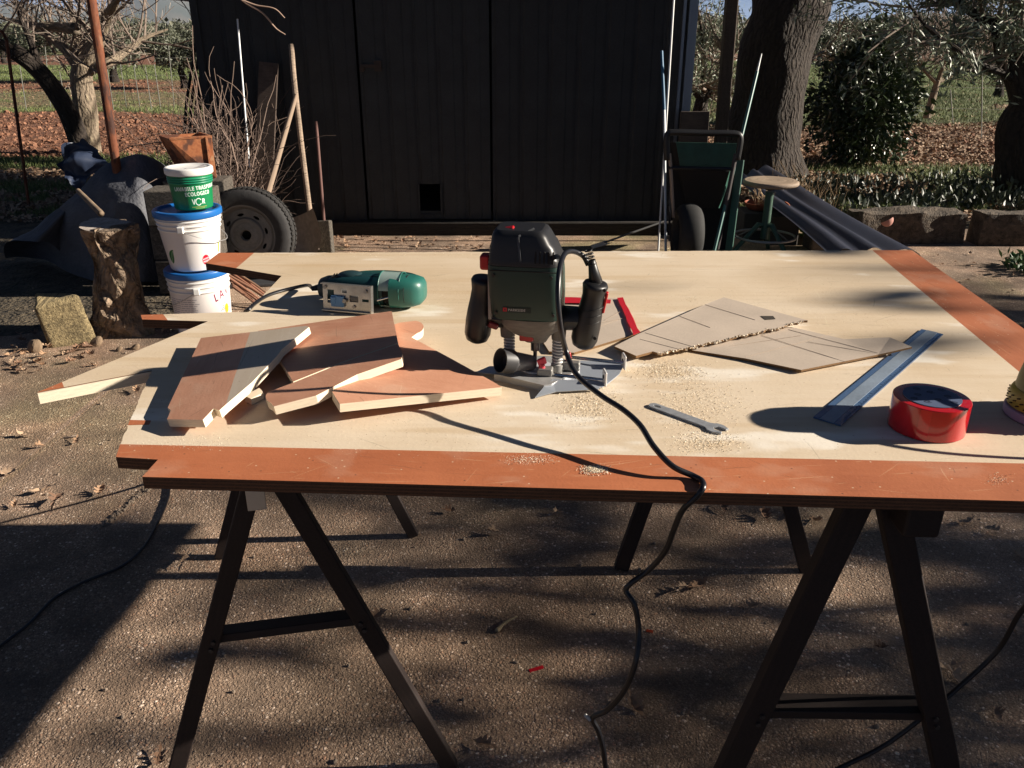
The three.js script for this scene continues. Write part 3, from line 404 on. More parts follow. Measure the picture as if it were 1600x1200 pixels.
{ // trees and hedge farther out: one olive built, the others copied
  const rng = rngOf(91), out = [], tips = [], t = thing('olive_tree', 'x', 'tree');
  part('trunk', tube(curve([V(0, -0.1, 0), V(0.08, 0.5, 0), V(-0.05, 1.1, 0.05), V(0.1, 1.5, 0)], 12), [0.28, 0.16], 10, { rough: 0.3 }), M.darkBark, t);
  for (let k = 0; k < 7; k++) { const a = k * 0.9; grow(rng, V(0.08, 1.35, 0), V(Math.cos(a), 0.75, Math.sin(a)), 1.9, 0.10, 0, out, tips, { step: 0.35, bend: 0.3, lift: 0, levels: 2, kids: [7, 4], rMin: 0.012 }); }
  part('limb', [...out[0], ...out[1]], M.darkBark, t);
  const leaves = [], lg = leafGeo(0.24, 0.085, 0.2, 0.1);
  for (const [p] of tips) for (let k = 0; k < 6; k++) leaves.push(xf(lg.clone(), [p.x + (rng() - 0.5) * 0.45, p.y + (rng() - 0.5) * 0.4 - 0.1, p.z + (rng() - 0.5) * 0.45], [rng() * 6, rng() * 6, rng() * 6]));
  part('crown', leaves, leafMat(0.105, 0.115, 0.075, 0.5, 0.1), t);
  const spots = [[285, 118, 24, 'bushy olive tree on the grass just beyond the canes leaning at the shed corner'], [175, 105, 27, 'olive tree directly behind the forks of the pruned fruit tree'], [60, 96, 33, 'olive tree beyond the red-soil strip behind the leaning fruit tree'], [245, 88, 40, 'olive tree with a pale trunk in the row behind the bushy one'], [120, 80, 47, 'olive tree standing far back between two nearer ones'], [5, 84, 44, 'olive tree far back at the picture edge'], [205, 74, 62, 'small distant olive tree below the hill'], [300, 72, 64, 'small distant olive tree beside the shed edge'],
    [1560, 150, 21, 'olive tree with a visible curved trunk on bright grass behind the gnarled olive'], [1500, 100, 34, 'olive tree beyond the slanting bare tree'], [1280, 96, 38, 'olive tree seen right beside the big rough trunk'], [1400, 88, 44, 'olive tree seen above the citrus bush'], [1590, 92, 48, 'olive tree far behind the curved one'], [1120, 84, 52, 'distant olive tree seen between shed and big trunk'], [1460, 78, 64, 'small distant olive tree beneath the hills'], [1330, 76, 68, 'small distant olive tree under the hill line']];
  spots.forEach(([x, y, D, label], i) => { const o = i ? t.clone() : t; if (i) { o.name = numbered('olive_tree'); scene.add(o); } o.userData = { label, category: 'tree', group: 'olive trees of the grove beyond the yard' }; const p = onZ(x, y, D); o.position.set(p.x, gY(p.x, -D) - 0.05, -D); o.rotation.y = i * 2.1; o.scale.setScalar((1.2 + 0.018 * D) / 3.3 * (0.85 + 0.3 * rng())); });
  const ms = [], cs = [], tuft = []; for (let k = 0; k < 130; k++) { const a = rng() * 6.28, u = rng() * 2 - 1, q = Math.sqrt(1 - u * u), r = 0.7 + 0.4 * rng(); tuft.push(xf(leafGeo(0.5, 0.3, 0.3, 0.2), [Math.cos(a) * q * r * 1.5, 1.2 + u * r, Math.sin(a) * q * r * 1.5], [rng() * 6, rng() * 6, rng() * 6])); }
  for (let i = 0; i < 5200; i++) { const a = R(lerp(-40, 40, rng())), r = 75 * Math.pow(38, rng()), s = lerp(0.6, 1.1, rng()) * (1 + r / 700), x = Math.sin(a) * r, z = -Math.cos(a) * r; ms.push(mtx(V(x, gY(x, z) - 0.3, z), new THREE.Euler(0, rng() * 6, 0), V(s * 1.2, s, s * 1.2))); const c = mix3([0.05, 0.065, 0.035], [0.13, 0.125, 0.08], rng()); cs.push(new THREE.Color().setRGB(...c)); }
  const w = inst('distant_grove', merge(tuft), leafMat(1, 1, 1, 0.7, 0), ms, scene, cs); tag(w, 'distant olive groves and scrub covering the plain below the hills', 'grove');
}
{ // unseen trees on the sunny side, crowns shaped to shade ground but not table
  const mk = (seed, base, h, label, per = 2, big = 1) => { const t = thing('unseen_shade_tree', label, 'tree', base), rng = rngOf(seed), out = [], tips = [];
    part('trunk', tube(curve([V(0, -0.1, 0), V(0.05, 0.8, 0.05), V(0, h * 0.4, 0)], 12), [0.2, 0.13], 12, { rough: 0.2 }), M.darkBark, t);
    for (let k = 0; k < 9; k++) { const a = k * 0.698 + rng(); grow(rng, V(0, h * (0.25 + 0.14 * (k % 2)), 0), V(Math.cos(a), 0.32 + 0.3 * rng(), Math.sin(a)), h * 0.48, 0.085, 0, out, tips, { step: 0.25, bend: 0.22, lift: 0.01, levels: 2, kids: [8, 5], rMin: 0.008 }); }
    let my = 0; for (const [p] of tips) my = Math.max(my, p.y); const ky = h / my, pruned = (list) => list.filter((g) => { g.computeBoundingBox(); const b = g.boundingBox; return b.max.y * ky < 0.15 + 0.404 * (base.x + (b.min.x + b.max.x) / 2) && base.z + b.min.z > (big > 1 ? -5.6 : -4.8); });  // limbs crossing the sun slope are dropped to keep the table lit
    part('limb', pruned(out[0]), M.darkBark, t); part('branch', [...pruned(out[1]), ...pruned(out[2])], M.twig, t);
    const lo = tips.filter(([p]) => p.y * ky < (big > 1 ? 0.17 : 0.25) + 0.404 * (base.x + p.x) + 0.14 * Math.sin(p.z * 3) && base.z + p.z > (big > 1 ? -5.0 : -4.1) - 0.35 * Math.sin(p.x * 4));
    scatterLeaves('foliage', t, leafGeo(0.12, 0.07, 0.25, 0.1), mat(1, 1, 1, 0.7, { side: THREE.DoubleSide }), lo, per, 0.5 * big, 0.95 * big, 1.75 * big, rng, [0.10, 0.07, 0.04], [0.2, 0.13, 0.07]); t.scale.y = ky; return t; };
  mk(331, V(27, 0, -2.6), 14.0, 'added unseen tall tree, half shading the ground under the sheet', 2, 1.4);  // far tree added only to soften the shade under the table
  mk(301, V(12.0, 0, -2.4), 5.6, 'wide tree with dry leaves standing on the sunny side of the yard'); mk(307, V(13.4, 0, -3.4), 5.7, 'second dry-leaved tree at the sunny side, further from the table'); mk(311, V(12.6, 0, -0.1), 5.9, 'dry-leaved tree at the sunny side nearest the viewer');
}
// ---------------------------------------------------------------- litter, grass, ground cover
{
  const rng = rngOf(701);
  const blade = (() => { const g = new THREE.BufferGeometry(); g.setAttribute('position', new THREE.Float32BufferAttribute([-0.004, 0, 0, 0.004, 0, 0, 0.002, 0.05, 0.008, 0.004, 0.09, 0.03], 3)); g.setAttribute('uv', new THREE.Float32BufferAttribute([0, 0, 1, 0, 0.5, 0.5, 0.5, 1], 2)); g.setIndex([0, 1, 2, 1, 3, 2]); g.computeVertexNormals(); return g; })();
  const gm = [], gc = [], lm = [], lc = [], cm = [], cc = [];
  const lit = new THREE.PlaneGeometry(0.07, 0.05, 2, 1); { const p = lit.attributes.position; for (let i = 0; i < p.count; i++) p.setZ(i, Math.abs(p.getX(i)) * 0.6); lit.rotateX(-Math.PI / 2); lit.computeVertexNormals(); }
  for (let i = 0; i < 230000; i++) {
    const left = rng() < 0.5, d = 6.6 * Math.pow(6, rng()), x = left ? lerp(-0.68 * d, -0.22 * d, rng()) : lerp(0.12 * d, 0.68 * d, rng()); if (d < 7 && x > -2.3 && x < 2.6) continue;
    const c = zone(x, d), y = gY(x, -d), green = c[1] / c[0];
    if (green > 0.9 && rng() < 0.9) { const s = lerp(0.25, 0.62, rng()) * (1 + d / 26); gm.push(mtx(V(x, y, -d), new THREE.Euler((rng() - 0.5) * 0.8, rng() * 6.28, (rng() - 0.5) * 0.8), V(s, s, s))); gc.push(new THREE.Color().setRGB(...mix3([0.07, 0.12, 0.025], [0.2, 0.22, 0.08], rng()))); }
    else if (rng() < (x < 0 ? 0.3 : 0.5)) { const s = lerp(0.2, 0.6, rng()) * (x < 0 && d > 10 ? 0.6 : 1) * (1 + d / 60); lm.push(mtx(V(x, y + 0.012, -d), new THREE.Euler((rng() - 0.5) * 1.2, rng() * 6.28, (rng() - 0.5) * 1.2), V(s, s, s))); lc.push(new THREE.Color().setRGB(...mix3([0.16, 0.085, 0.05], green > 0.53 ? [0.46, 0.33, 0.22] : [0.30, 0.15, 0.09], rng()))); }
    else if (rng() < 0.10 && c[0] > c[1] * 1.6) { const s = lerp(0.015, 0.07, rng() * rng()); cm.push(mtx(V(x, y, -d), new THREE.Euler(rng() * 6, rng() * 6, rng() * 6), V(s, s * 0.7, s))); cc.push(new THREE.Color().setRGB(...mix3([0.13, 0.055, 0.03], [0.3, 0.15, 0.09], rng()))); }
  }
  const side = { side: THREE.DoubleSide };
  tag(inst('grass', blade, mat(1, 1, 1, 0.7, side), gm, scene, gc), 'green and straw-coloured grass growing in strips across the field', 'grass');
  tag(inst('leaf_litter', lit, mat(1, 1, 1, 0.85, side), lm, scene, lc), 'brown fallen leaves covering the field around the trees', 'leaf litter');
  tag(inst('soil_clods', new THREE.DodecahedronGeometry(1, 0), mat(1, 1, 1, 0.95), cm, scene, cc), 'red soil clods lying on the ploughed strips', 'soil clods');
}
{ // weedy bed behind the low wall
  const rng = rngOf(711), ms = [], cs = [], g = leafGeo(0.085, 0.034, 0.2, 0.25);
  for (let i = 0; i < 9500; i++) { const d = lerp(6.35, 8.6, Math.pow(rng(), 1.3)), x = lerp(1.95 + (d - 6.3) * 0.2, 5.9, rng()), dens = fbm(x * 1.6, d * 2.2, 3, 712); if (rng() > sstep(0.3, 0.55, dens) * lerp(1, 0.35, sstep(7, 8.6, d))) continue; const h = Math.pow(rng(), 1.5) * lerp(0.22, 0.10, (d - 6.3) / 2.3) * (0.5 + dens); ms.push(mtx(V(x, gY(x, -d) + h, -d), new THREE.Euler((rng() - 0.5) * 2.2, rng() * 6.28, (rng() - 0.5) * 2), lerp(0.55, 1.1, rng()))); cs.push(new THREE.Color().setRGB(...mix3([0.025, 0.038, 0.02], [0.11, 0.135, 0.095], rng() ** 3))); }
  tag(inst('weeds', g, leafMat(1, 1, 1, 0.5, 0.15), ms, scene, cs), 'grey-green low weeds crowding the bed behind the low wall', 'weeds');
  const ds = [], dc = []; for (let i = 0; i < 70; i++) { const b = V(lerp(2.15, 2.5, rng()), 0, -lerp(6.2, 7.2, rng())), h = lerp(0.2, 0.5, rng()); ds.push(tube([b, b.clone().add(V((rng() - .5) * .08, h * .6, 0)), b.clone().add(V((rng() - .5) * .2, h, (rng() - .5) * .1))], [0.002, 0.001], 3)); }
  const s = part('dry_grass', ds, mat(0.36, 0.24, 0.13, 0.8)); s.userData.kind = 'stuff'; tag(s, 'dry brown grass stems rising beside the dark metal sheet', 'grass');
  const dk = [], dk2 = []; for (let i = 0; i < 900; i++) { const b = V(2.32 + (rng() - .5) * .3, 0.0, -6.05 + (rng() - .5) * .25); dk.push(mtx(b.add(V(0, rng() * 0.1, 0)), new THREE.Euler((rng() - .5) * 2, rng() * 6, (rng() - .5) * 2), lerp(.4, .8, rng()))); dk2.push(new THREE.Color().setRGB(0.09, 0.16 + rng() * 0.08, 0.03)); }
  const pl = thing('green_weed', 'bright green weed clump at the broken end of the low wall', 'weed'); inst('leaves', g, leafMat(1, 1, 1, 0.5, 0.25), dk, pl, dk2);
  const dm = [], dn = []; for (let i = 0; i < 420; i++) { dm.push(mtx(V(3.55 + (rng() - .5) * .75, rng() * 0.07, -5.15 + (rng() - .5) * .28), new THREE.Euler((rng() - .5) * 2, rng() * 6, (rng() - .5) * 2), lerp(.5, .9, rng()))); dn.push(new THREE.Color().setRGB(0.05, 0.08 + rng() * 0.06, 0.03)); }
  const p2 = thing('green_weed', 'dark green weed clump on the yard beyond the orange table border', 'weed'); inst('leaves', g, leafMat(1, 1, 1, 0.5, 0.25), dm, p2, dn);
}
// ---------------------------------------------------------------- poles, fence
function pole(name, label, cat, a, b, r, m, grp, n = 14) { const o = thing(name, label, cat, null, 0, grp); const g = tube([a, a.clone().lerp(b, 0.5), b], Array.isArray(r) ? r : [r, r], n); part('shaft', g, m, o); return o; }
pole('rusty_pole', 'thick rusty steel pole leaning up in front of the blue tarpaulin', 'pole', onZ(205, 415, 5.0), onZ(134, -60, 5.0), 0.026, M.rustPipe);
{ const o = pole('rusty_pole', 'thin rusty bent stake standing in the field near the picture edge', 'pole', onZ(46, 328, 7.3), onZ(10, 62, 7.25), 0.013, M.rustPipe); part('bent_top', tube([onZ(10, 62, 7.25), onZ(4, 50, 7.22), onZ(-8, 44, 7.2)], 0.013, 10), M.rustPipe, o); }
{
  const post = (x, y0, y1, d, i) => { const p = onZ(x, y0, d), q = onZ(x - 5, y1, d); const o = thing('fence_post', ['x'][0], 'fence post', null, 0, 'thin posts of the wire fence across the field'); o.userData.label = 'thin pale fence post standing in the field among the trees'; part('stake', tube([V(p.x, gY(p.x, -d) - 0.05, -d), V(q.x, q.y, -d)], 0.008, 6), mat(0.17, 0.17, 0.15, 0.8), o); };
  [[36, 150, 104], [75, 150, 70], [98, 140, 112], [172, 142, 104], [193, 142, 100], [214, 141, 103], [232, 142, 104], [246, 138, 100], [268, 140, 70]].forEach(([x, a, b], i) => post(x, a, b, 17 + (i % 3) * 0.5, i));
  [[1540, 190, 100], [1262, 145, 60], [1490, 195, 140]].forEach(([x, a, b], i) => post(x, a, b, 12.5 + i, i));
  const w = thing('fence_wire', 'thin wires strung along the pale field fence posts', 'fence wire'); const g = [];
  for (const h of [0.3, 0.62, 0.95]) { g.push(tube([V(-14, h, -17.4), V(-10, h - 0.02, -17.5), V(-5, h, -17.4)], 0.002, 4)); g.push(tube([V(5, h, -14.3), V(8, h - 0.02, -13.6), V(11, h, -13)], 0.002, 4)); }
  for (const q of g) part('wire', q, mat(0.35, 0.35, 0.34, 0.5), w);
}
// timber post, light poles and sticks at the shed's sunny corner
{ const o = thing('timber_post', 'brown square timber post rising between the shed corner and the big trunk', 'post'); part('post', bar(V(onZ(1128, 215, 7.2).x, -0.02, -7.2), onZ(1148, -60, 7.2), 0.095, 0.095), mat(0.085, 0.058, 0.04, 0.85, { map: rep(grainTex, 2, 3) }), o); }
{ const o = thing('garden_pole', 'long blue-green pole with a pale tip leaning across the wheelbarrow', 'pole'); const a = onZ(1108, 425, 5.15), b = onZ(1183, 112, 5.75), c = onZ(1190, 84, 5.8); part('shaft', tube([a, b], 0.011, 12), mat(0.06, 0.16, 0.14, 0.4), o); part('tip', tube([b, c], [0.008, 0.004], 8), mat(0.6, 0.62, 0.6, 0.4), o); }
{ const o = thing('garden_pole', 'slim blue and white pole leaning upright at the shed corner', 'pole'); const a = onZ(1040, 222, 5.7), b = onZ(1034, 80, 6.05); part('shaft', tube([V(a.x + 0.02, 0, -5.5), a.clone().lerp(b, 0.35)], 0.009, 10), mat(0.5, 0.55, 0.58, 0.4), o); part('grip', tube([a.clone().lerp(b, 0.35), b], 0.010, 10), mat(0.03, 0.12, 0.22, 0.5), o); }
pole('white_conduit', 'thin white plastic pipe leaning against the sunny shed corner', 'pipe', V(onZ(1036, 230, 5.8).x - 0.01, 0, -5.65), onZ(1054, -20, 6.1), 0.007, mat(0.7, 0.7, 0.68, 0.4));
pole('white_conduit', 'thin white pipe standing in the brushwood by the shaded shed wall', 'pipe', onZ(390, 262, 5.7), onZ(371, 30, 6.0), 0.006, mat(0.72, 0.74, 0.75, 0.4));
{ // bundle of dark canes against the shed's far corner
  const rng = rngOf(733), lab = ['dark cane leaning on the shaded shed corner above the rusty bin'];
  for (let i = 0; i < 6; i++) { const o = thing('cane', lab[0], 'cane', null, 0, 'dark canes leaning on the shed corner'); const a = onZ(268 + i * 9, 262 - i * 6, 6.9 + 0.1 * i), b = onZ(309 + i * 5, 44 + (i % 3) * 18, 6.6); part('stem', tube([V(a.x, 0, a.z), a.clone().lerp(b, 0.5).add(V(0.02, 0, 0)), b], [0.016, 0.009], 7), mat(0.045, 0.038, 0.032, 0.9), o); }
}
{ const o = thing('plank', 'wide dark plank leaning on the shaded shed wall behind the brushwood', 'plank'); part('board', bar(V(onZ(398, 300, 5.85).x, 0.0, -5.85), onZ(420, 98, 6.1), 0.13, 0.022, 0), mat(0.10, 0.07, 0.055, 0.9, { map: rep(grainTex, 1, 4) }), o); }
pole('thin_rod', 'thin reddish iron rod leaning on the shed beside the shovel', 'rod', V(onZ(508, 368, 5.9).x, 0.02, -5.9), onZ(494, 190, 6.12), 0.011, mat(0.14, 0.07, 0.06, 0.8));
pole('broken_branch', 'pale broken branch leaning between the tyre and the shovel handle', 'branch', onZ(418, 300, 5.55), onZ(463, 148, 5.95), [0.024, 0.014], mat(0.30, 0.22, 0.16, 0.85));
{ // shovel
  const o = thing('shovel', 'worn shovel with a wooden handle leaning on the dark shed wall', 'shovel'), D = 5.75;
  part('handle', tube(curve([onZ(492, 388, 5.55), onZ(480, 300, 5.72), onZ(468, 200, 5.9), onZ(460, 130, 6.02), onZ(455, 70, 6.12)], 24), 0.019, 12, { rough: 0.08, fl: 8 }), mat(0.40, 0.30, 0.22, 0.8, { map: rep(grainTex, 8, 2) }), o);
  const g = new THREE.PlaneGeometry(0.25, 0.30, 10, 10), p = g.attributes.position; for (let i = 0; i < p.count; i++) { const u = p.getX(i) / 0.125, v = p.getY(i) / 0.15; p.setXYZ(i, p.getX(i) * (v < -0.2 ? 1 - 0.5 * ((-v - 0.2) / 0.8) ** 1.6 : 1), p.getY(i), -0.035 * (1 - u * u) + 0.02 * v * v); } g.computeVertexNormals();
  const e = onZ(477, 378, 5.45); part('blade', xf(g, [e.x, 0.15, e.z], [-0.35, -0.35, 0.28]), mat(0.42, 0.36, 0.30, 0.55, { side: THREE.DoubleSide, metalness: 0.35, map: rep(grime, 2, 2) }), o);
  part('socket', tube([onZ(493, 390, 5.53), onZ(489, 358, 5.57)], [0.026, 0.021], 12), mat(0.22, 0.17, 0.14, 0.7), o);
}
{ const o = thing('concrete_slab', 'small grey concrete slab standing on edge beside the shovel', 'slab'); const c = onZ(506, 376, 5.6); part('slab', rbox(0.13, 0.24, 0.05, 0.01, [c.x, 0.10, c.z], [-0.2, -0.2, 0.05]), mat(0.26, 0.235, 0.20, 0.95, { map: rep(soilTex, 1, 1), bumpMap: soilBump, bumpScale: 0.01 }), o); }
{ // brushwood heap
  const rng = rngOf(741), dark = [], pale = [];
  for (let i = 0; i < 620; i++) { const b = V(lerp(-2.12, -1.78, rng()), lerp(0.05, 0.75, rng() * rng()), -lerp(5.4, 6.0, rng())), a = lerp(-0.75, 0.7, rng()); const pts = wiggle(b, V(Math.sin(a) * 0.8 - 0.1, 0.9, (rng() - 0.5) * 0.7), lerp(0.3, 0.85, rng()), 12, 0.62, rng, -0.03); (rng() < 0.65 ? dark : pale).push(tube(pts, [lerp(0.0025, 0.0075, rng() ** 3), 0.0014], 4)); }
  for (let i = 0; i < 6; i++) { const b = V(lerp(-2.1, -1.8, rng()), 0.1, -5.5), pts = wiggle(b, V(-0.1 + rng() * 0.4, 1, 0), lerp(0.9, 1.4, rng()), 12, 0.3, rng, 0.02); pale.push(tube(pts, [0.008, 0.0025], 6)); }
  const o = thing('brushwood_heap', 'tangled heap of thin brown twigs piled against the shaded shed wall above the tyre', 'brushwood');
  part('twigs', dark, mat(0.075, 0.05, 0.04, 0.9), o).userData.kind = 'stuff'; part('pale_twigs', pale, mat(0.17, 0.12, 0.095, 0.9), o).userData.kind = 'stuff';
}
{ // overhanging bare twigs coming down before the shed
  const rng = rngOf(751), o = thing('overhanging_branch', 'thin bare branch hanging into view before the shaded shed wall', 'branch'), g = [];
  for (const [p, r] of [[[[330, -60], [378, 0], [410, 20], [432, 45], [446, 54]], 0.008], [[[378, 0], [400, 8], [430, 14], [445, 28]], 0.006]]) g.push(tube(curve(p.map(([x, y]) => onZ(x, y, 5.4)), 16), [r, 0.003], 6));
  part('branch', g, mat(0.36, 0.25, 0.19, 0.85), o);
}
// ---------------------------------------------------------------- pile at the shed's shaded side
{
  const bm = mat(0.19, 0.165, 0.14, 0.95, { map: rep(soilTex, 1, 1), bumpMap: soilBump, bumpScale: 0.01 });
  const rows = [[-1.90, 0.098, -5.08], [-1.885, 0.296, -5.06], [-1.90, 0.494, -5.07], [-2.26, 0.098, -5.2], [-2.25, 0.296, -5.2], [-1.87, 0.098, -4.72], [-1.875, 0.296, -4.73], [-1.87, 0.494, -4.72]];
  const names = ['grey concrete block at the bottom of the stack nearest the tyre', 'middle grey concrete block of the stack behind the buckets', 'topmost grey concrete block, under the rusty metal hopper', 'grey concrete block at the bottom of the stack against the tarpaulin', 'grey concrete block on top of the stack against the tarpaulin', 'lowest grey block of the column right behind the white buckets', 'middle grey block of the column right behind the white buckets', 'top grey block of the column right behind the green bucket'];
  rows.forEach(([x, y, z], i) => { const o = thing('concrete_block', names[i], 'concrete block', null, 0, 'concrete blocks stacked beside the tarpaulin'); part('block', rbox(0.36, 0.195, 0.2, 0.008, [x, y, z], [0, (hash(i, 1, 2) - 0.5) * 0.16, 0]), bm, o); });
  const r = thing('rusty_bin', 'open rusty square metal hopper sitting on the block stack', 'metal bin', V(onZ(288, 238, 5.0).x, 0.605, -5.04), 0.62);
  const w = 0.115, hgt = 0.235, t = 0.004; const wall = (a, b, c, d) => slab([V(...a), V(...b), V(...c), V(...d)], t);
  const A = [-w, hgt, 0.10], B = [w, hgt, 0.13], C = [w, 0, 0.12], Dn = [0.035, 0, 0.09], E = [-w, hgt, -0.12], F = [w, hgt, -0.1], G = [w, 0, -0.1];
  for (const q of [[A, B, C, Dn], [B, F, G, C], [E, F, G, [-0.03, 0, -0.1]], [A, E, [-0.03, 0, -0.1], Dn], [[-0.03, 0.001, -0.1], G, C, Dn]]) { const s = wall(...q); part('metal_plate', [s.top, s.bottom, s.side], M.rust, r); }
  part('rim', [bar(V(...A), V(...B), 0.014, 0.014), bar(V(...B), V(...F), 0.014, 0.014), bar(V(w - 0.03, 0.003, 0.128), V(w - 0.03, hgt, 0.138), 0.012, 0.01)], M.rust, r);
  // tarpaulin thrown over a heap
  const o = thing('tarpaulin', 'dark blue-grey tarpaulin spread over a heap, trailing onto the ground', 'tarpaulin');
  const ridgeP = [onZ(56, 378, 4.85), onZ(112, 318, 5.0), onZ(150, 272, 5.05), onZ(185, 246, 5.08), onZ(222, 243, 5.08), onZ(250, 262, 5.08), onZ(262, 330, 5.05)], lowP = [onY(10, 405, 0.012), onY(60, 404, 0.012), onY(105, 425, 0.012), onY(150, 440, 0.012), onY(195, 446, 0.012), onY(235, 444, 0.012), onY(256, 440, 0.012)];
  const rc = curve(ridgeP, 40), lc = curve(lowP, 40), pos = [], uv = [], idx = [], nv = 26;
  for (let j = 0; j <= nv; j++) for (let i = 0; i < 40; i++) { const t2 = j / nv; let p; if (t2 < 0.7) { const k = t2 / 0.7; p = lc[i].clone().lerp(rc[i], k); p.y += 0.09 * Math.sin(k * Math.PI); p.z += 0.10 * Math.sin(k * Math.PI); } else { const k = (t2 - 0.7) / 0.3; p = rc[i].clone().add(V(0, -0.55 * k * k, -0.5 * k)); } const f = 0.06 * (fbm(i / 6 + j / 12, j / 9, 2, 760) - 0.5) + 0.018 * (fbm(i / 2.5 - j / 6, j / 8 + 4, 2, 765) - 0.5); const sm = 1 - 0.7 * sstep(0.5, 0.72, t2) * (t2 < 0.86 ? 1 : 0.5); p.y = Math.max(0.012, p.y + f * sm); p.z += f; pos.push(p.x, p.y, p.z); uv.push(i / 20, j / 15); }
  for (let j = 0; j < nv; j++) for (let i = 0; i < 39; i++) { const a = j * 40 + i, b = a + 40; idx.push(a, a + 1, b, b, a + 1, b + 1); }
  const g = new THREE.BufferGeometry(); g.setAttribute('position', new THREE.Float32BufferAttribute(pos, 3)); g.setAttribute('uv', new THREE.Float32BufferAttribute(uv, 2)); g.setIndex(idx); g.computeVertexNormals();
  part('sheet', g, mat(0.10, 0.105, 0.125, 0.65, { side: THREE.DoubleSide, map: rep(grime, 2, 2), bumpMap: rep(speckle, 0.5, 0.9), bumpScale: 0.008 }), o);
  const o2 = thing('plastic_sheet', 'folded dark blue plastic sheet poking up behind the tarpaulin', 'plastic sheet'); const gg = new THREE.PlaneGeometry(0.30, 0.27, 22, 20), pp = gg.attributes.position, pc = onZ(128, 254, 5.3); for (let i = 0; i < pp.count; i++) { const u = pp.getX(i) / 0.15, v = pp.getY(i) / 0.135, k = Math.abs(fbm(u * 0.9 + 7, v * 0.9 + 3, 2, 768) - 0.5) * 0.26 + 0.012 * (fbm(u * 4 + 3, v * 4, 2, 769) - 0.5), e = 1 - 0.28 * fbm(Math.atan2(v, u) * 1.6 + 9, 4, 2, 770) * Math.hypot(u, v); pp.setXYZ(i, pp.getX(i) * e, pp.getY(i) * e - 0.05 * u * u, k); } gg.rotateZ(0.7); gg.rotateX(-0.4); gg.translate(pc.x, pc.y, pc.z); gg.computeVertexNormals(); part('sheet', gg, mat(0.028, 0.04, 0.075, 0.45, { side: THREE.DoubleSide }), o2);
  pole('wooden_stick', 'short weathered stick resting on the tarpaulin', 'stick', onZ(158, 334, 4.55), onZ(122, 298, 4.8), [0.018, 0.014], M.oldWood);
}
{ // tree stump: twisted, hollowed side, cut top
  const o = thing('tree_stump', 'gnarled weathered tree stump standing on end beside the buckets', 'stump'), D = 3.95;
  const c = [[186, 512], [188, 490], [186, 460], [182, 430], [176, 400], [170, 372], [166, 352]], w = [46, 41, 33, 29, 31, 34, 38]; const P0 = c.map(([x, y]) => onZ(x, y, D)); P0[0].y = -0.01;
  const P = curve(P0, 46), rad = P.map((p, i) => { const k = i / 45 * 6, j = Math.min(5, Math.floor(k)); return lerp(w[j], w[j + 1], k - j) / FPX * 3.9; });
  const g = tube(P, rad, 56, { rough: 0.6, fa: 2.1, fl: 7.5, seed: 31 }); const p = g.attributes.position; for (let i = 0; i < p.count; i++) { const a = V(p.getX(i), p.getY(i), p.getZ(i)), k = n3(a.x * 26 + 90, a.y * 12 + 40, a.z * 26 + 70, 33), q = Math.abs(n3(a.x * 13, a.y * 7, a.z * 13, 37) - 0.5); p.setXYZ(i, a.x + (k - 0.5) * 0.07, a.y + (k - 0.5) * 0.03, a.z + (k - 0.5) * 0.07 - (q < 0.05 ? 0.025 : 0)); } g.computeVertexNormals();
  part('trunk', g, mat(0.35, 0.27, 0.205, 0.95, { map: rep(barkTex, 2, 3), bumpMap: rep(barkBump, 3, 4), bumpScale: 0.03 }), o);
  const tp = P[45], r = rad[45]; const cg = new THREE.CylinderGeometry(r * 1.04, r * 0.92, 0.014, 40, 1), cp = cg.attributes.position; for (let i = 0; i < cp.count; i++) { const a = Math.atan2(cp.getZ(i), cp.getX(i)), k = 1 + 0.55 * (fbm(Math.cos(a) * 2 + 4, Math.sin(a) * 2 + 4, 3, 39) - 0.5); cp.setX(i, cp.getX(i) * k); cp.setZ(i, cp.getZ(i) * k); } cg.computeVertexNormals();
  part('cut_top', xf(cg, [tp.x, tp.y + 0.004, tp.z], [0.05, 0, -0.13]), mat(0.52, 0.45, 0.40, 0.9, { map: rep(grainTex, 2, 2) }), o);
}
function rock(g, amp, f, seed) { const p = g.attributes.position; for (let i = 0; i < p.count; i++) { const v = V(p.getX(i), p.getY(i), p.getZ(i)), k = 1 + amp * (n3(v.x * f + 11, v.y * f + 7, v.z * f + 3, seed) - 0.5) * 2 + amp * 0.5 * (n3(v.x * f * 4, v.y * f * 4, v.z * f * 4, seed + 5) - 0.5); p.setXYZ(i, v.x * k, v.y * k, v.z * k); } g.computeVertexNormals(); return g; }
{ const o = thing('boulder', 'square mossy yellowish tuff boulder standing left of the gnarled stump', 'boulder'); const c = onY(106, 534, 0); const g = rock(mergeVertices((() => { const q = new RoundedBoxGeometry(0.2, 0.26, 0.19, 10, 0.03); q.deleteAttribute('normal'); q.deleteAttribute('uv'); return q; })()), 0.62, 5.5, 23); g.setAttribute('uv', new THREE.Float32BufferAttribute(Array.from({ length: g.attributes.position.count }, (_, i) => [g.attributes.position.getX(i) * 3 + g.attributes.position.getZ(i), g.attributes.position.getY(i) * 3]).flat(), 2)); part('rock', xf(g, [c.x, 0.115, c.z - 0.03], [0.08, 0.45, 0.12]), mat(0.58, 0.46, 0.25, 0.95, { map: rep(soilTex, 1.2, 1.2), bumpMap: rep(soilBump, 2, 2), bumpScale: 0.02 }), o); }
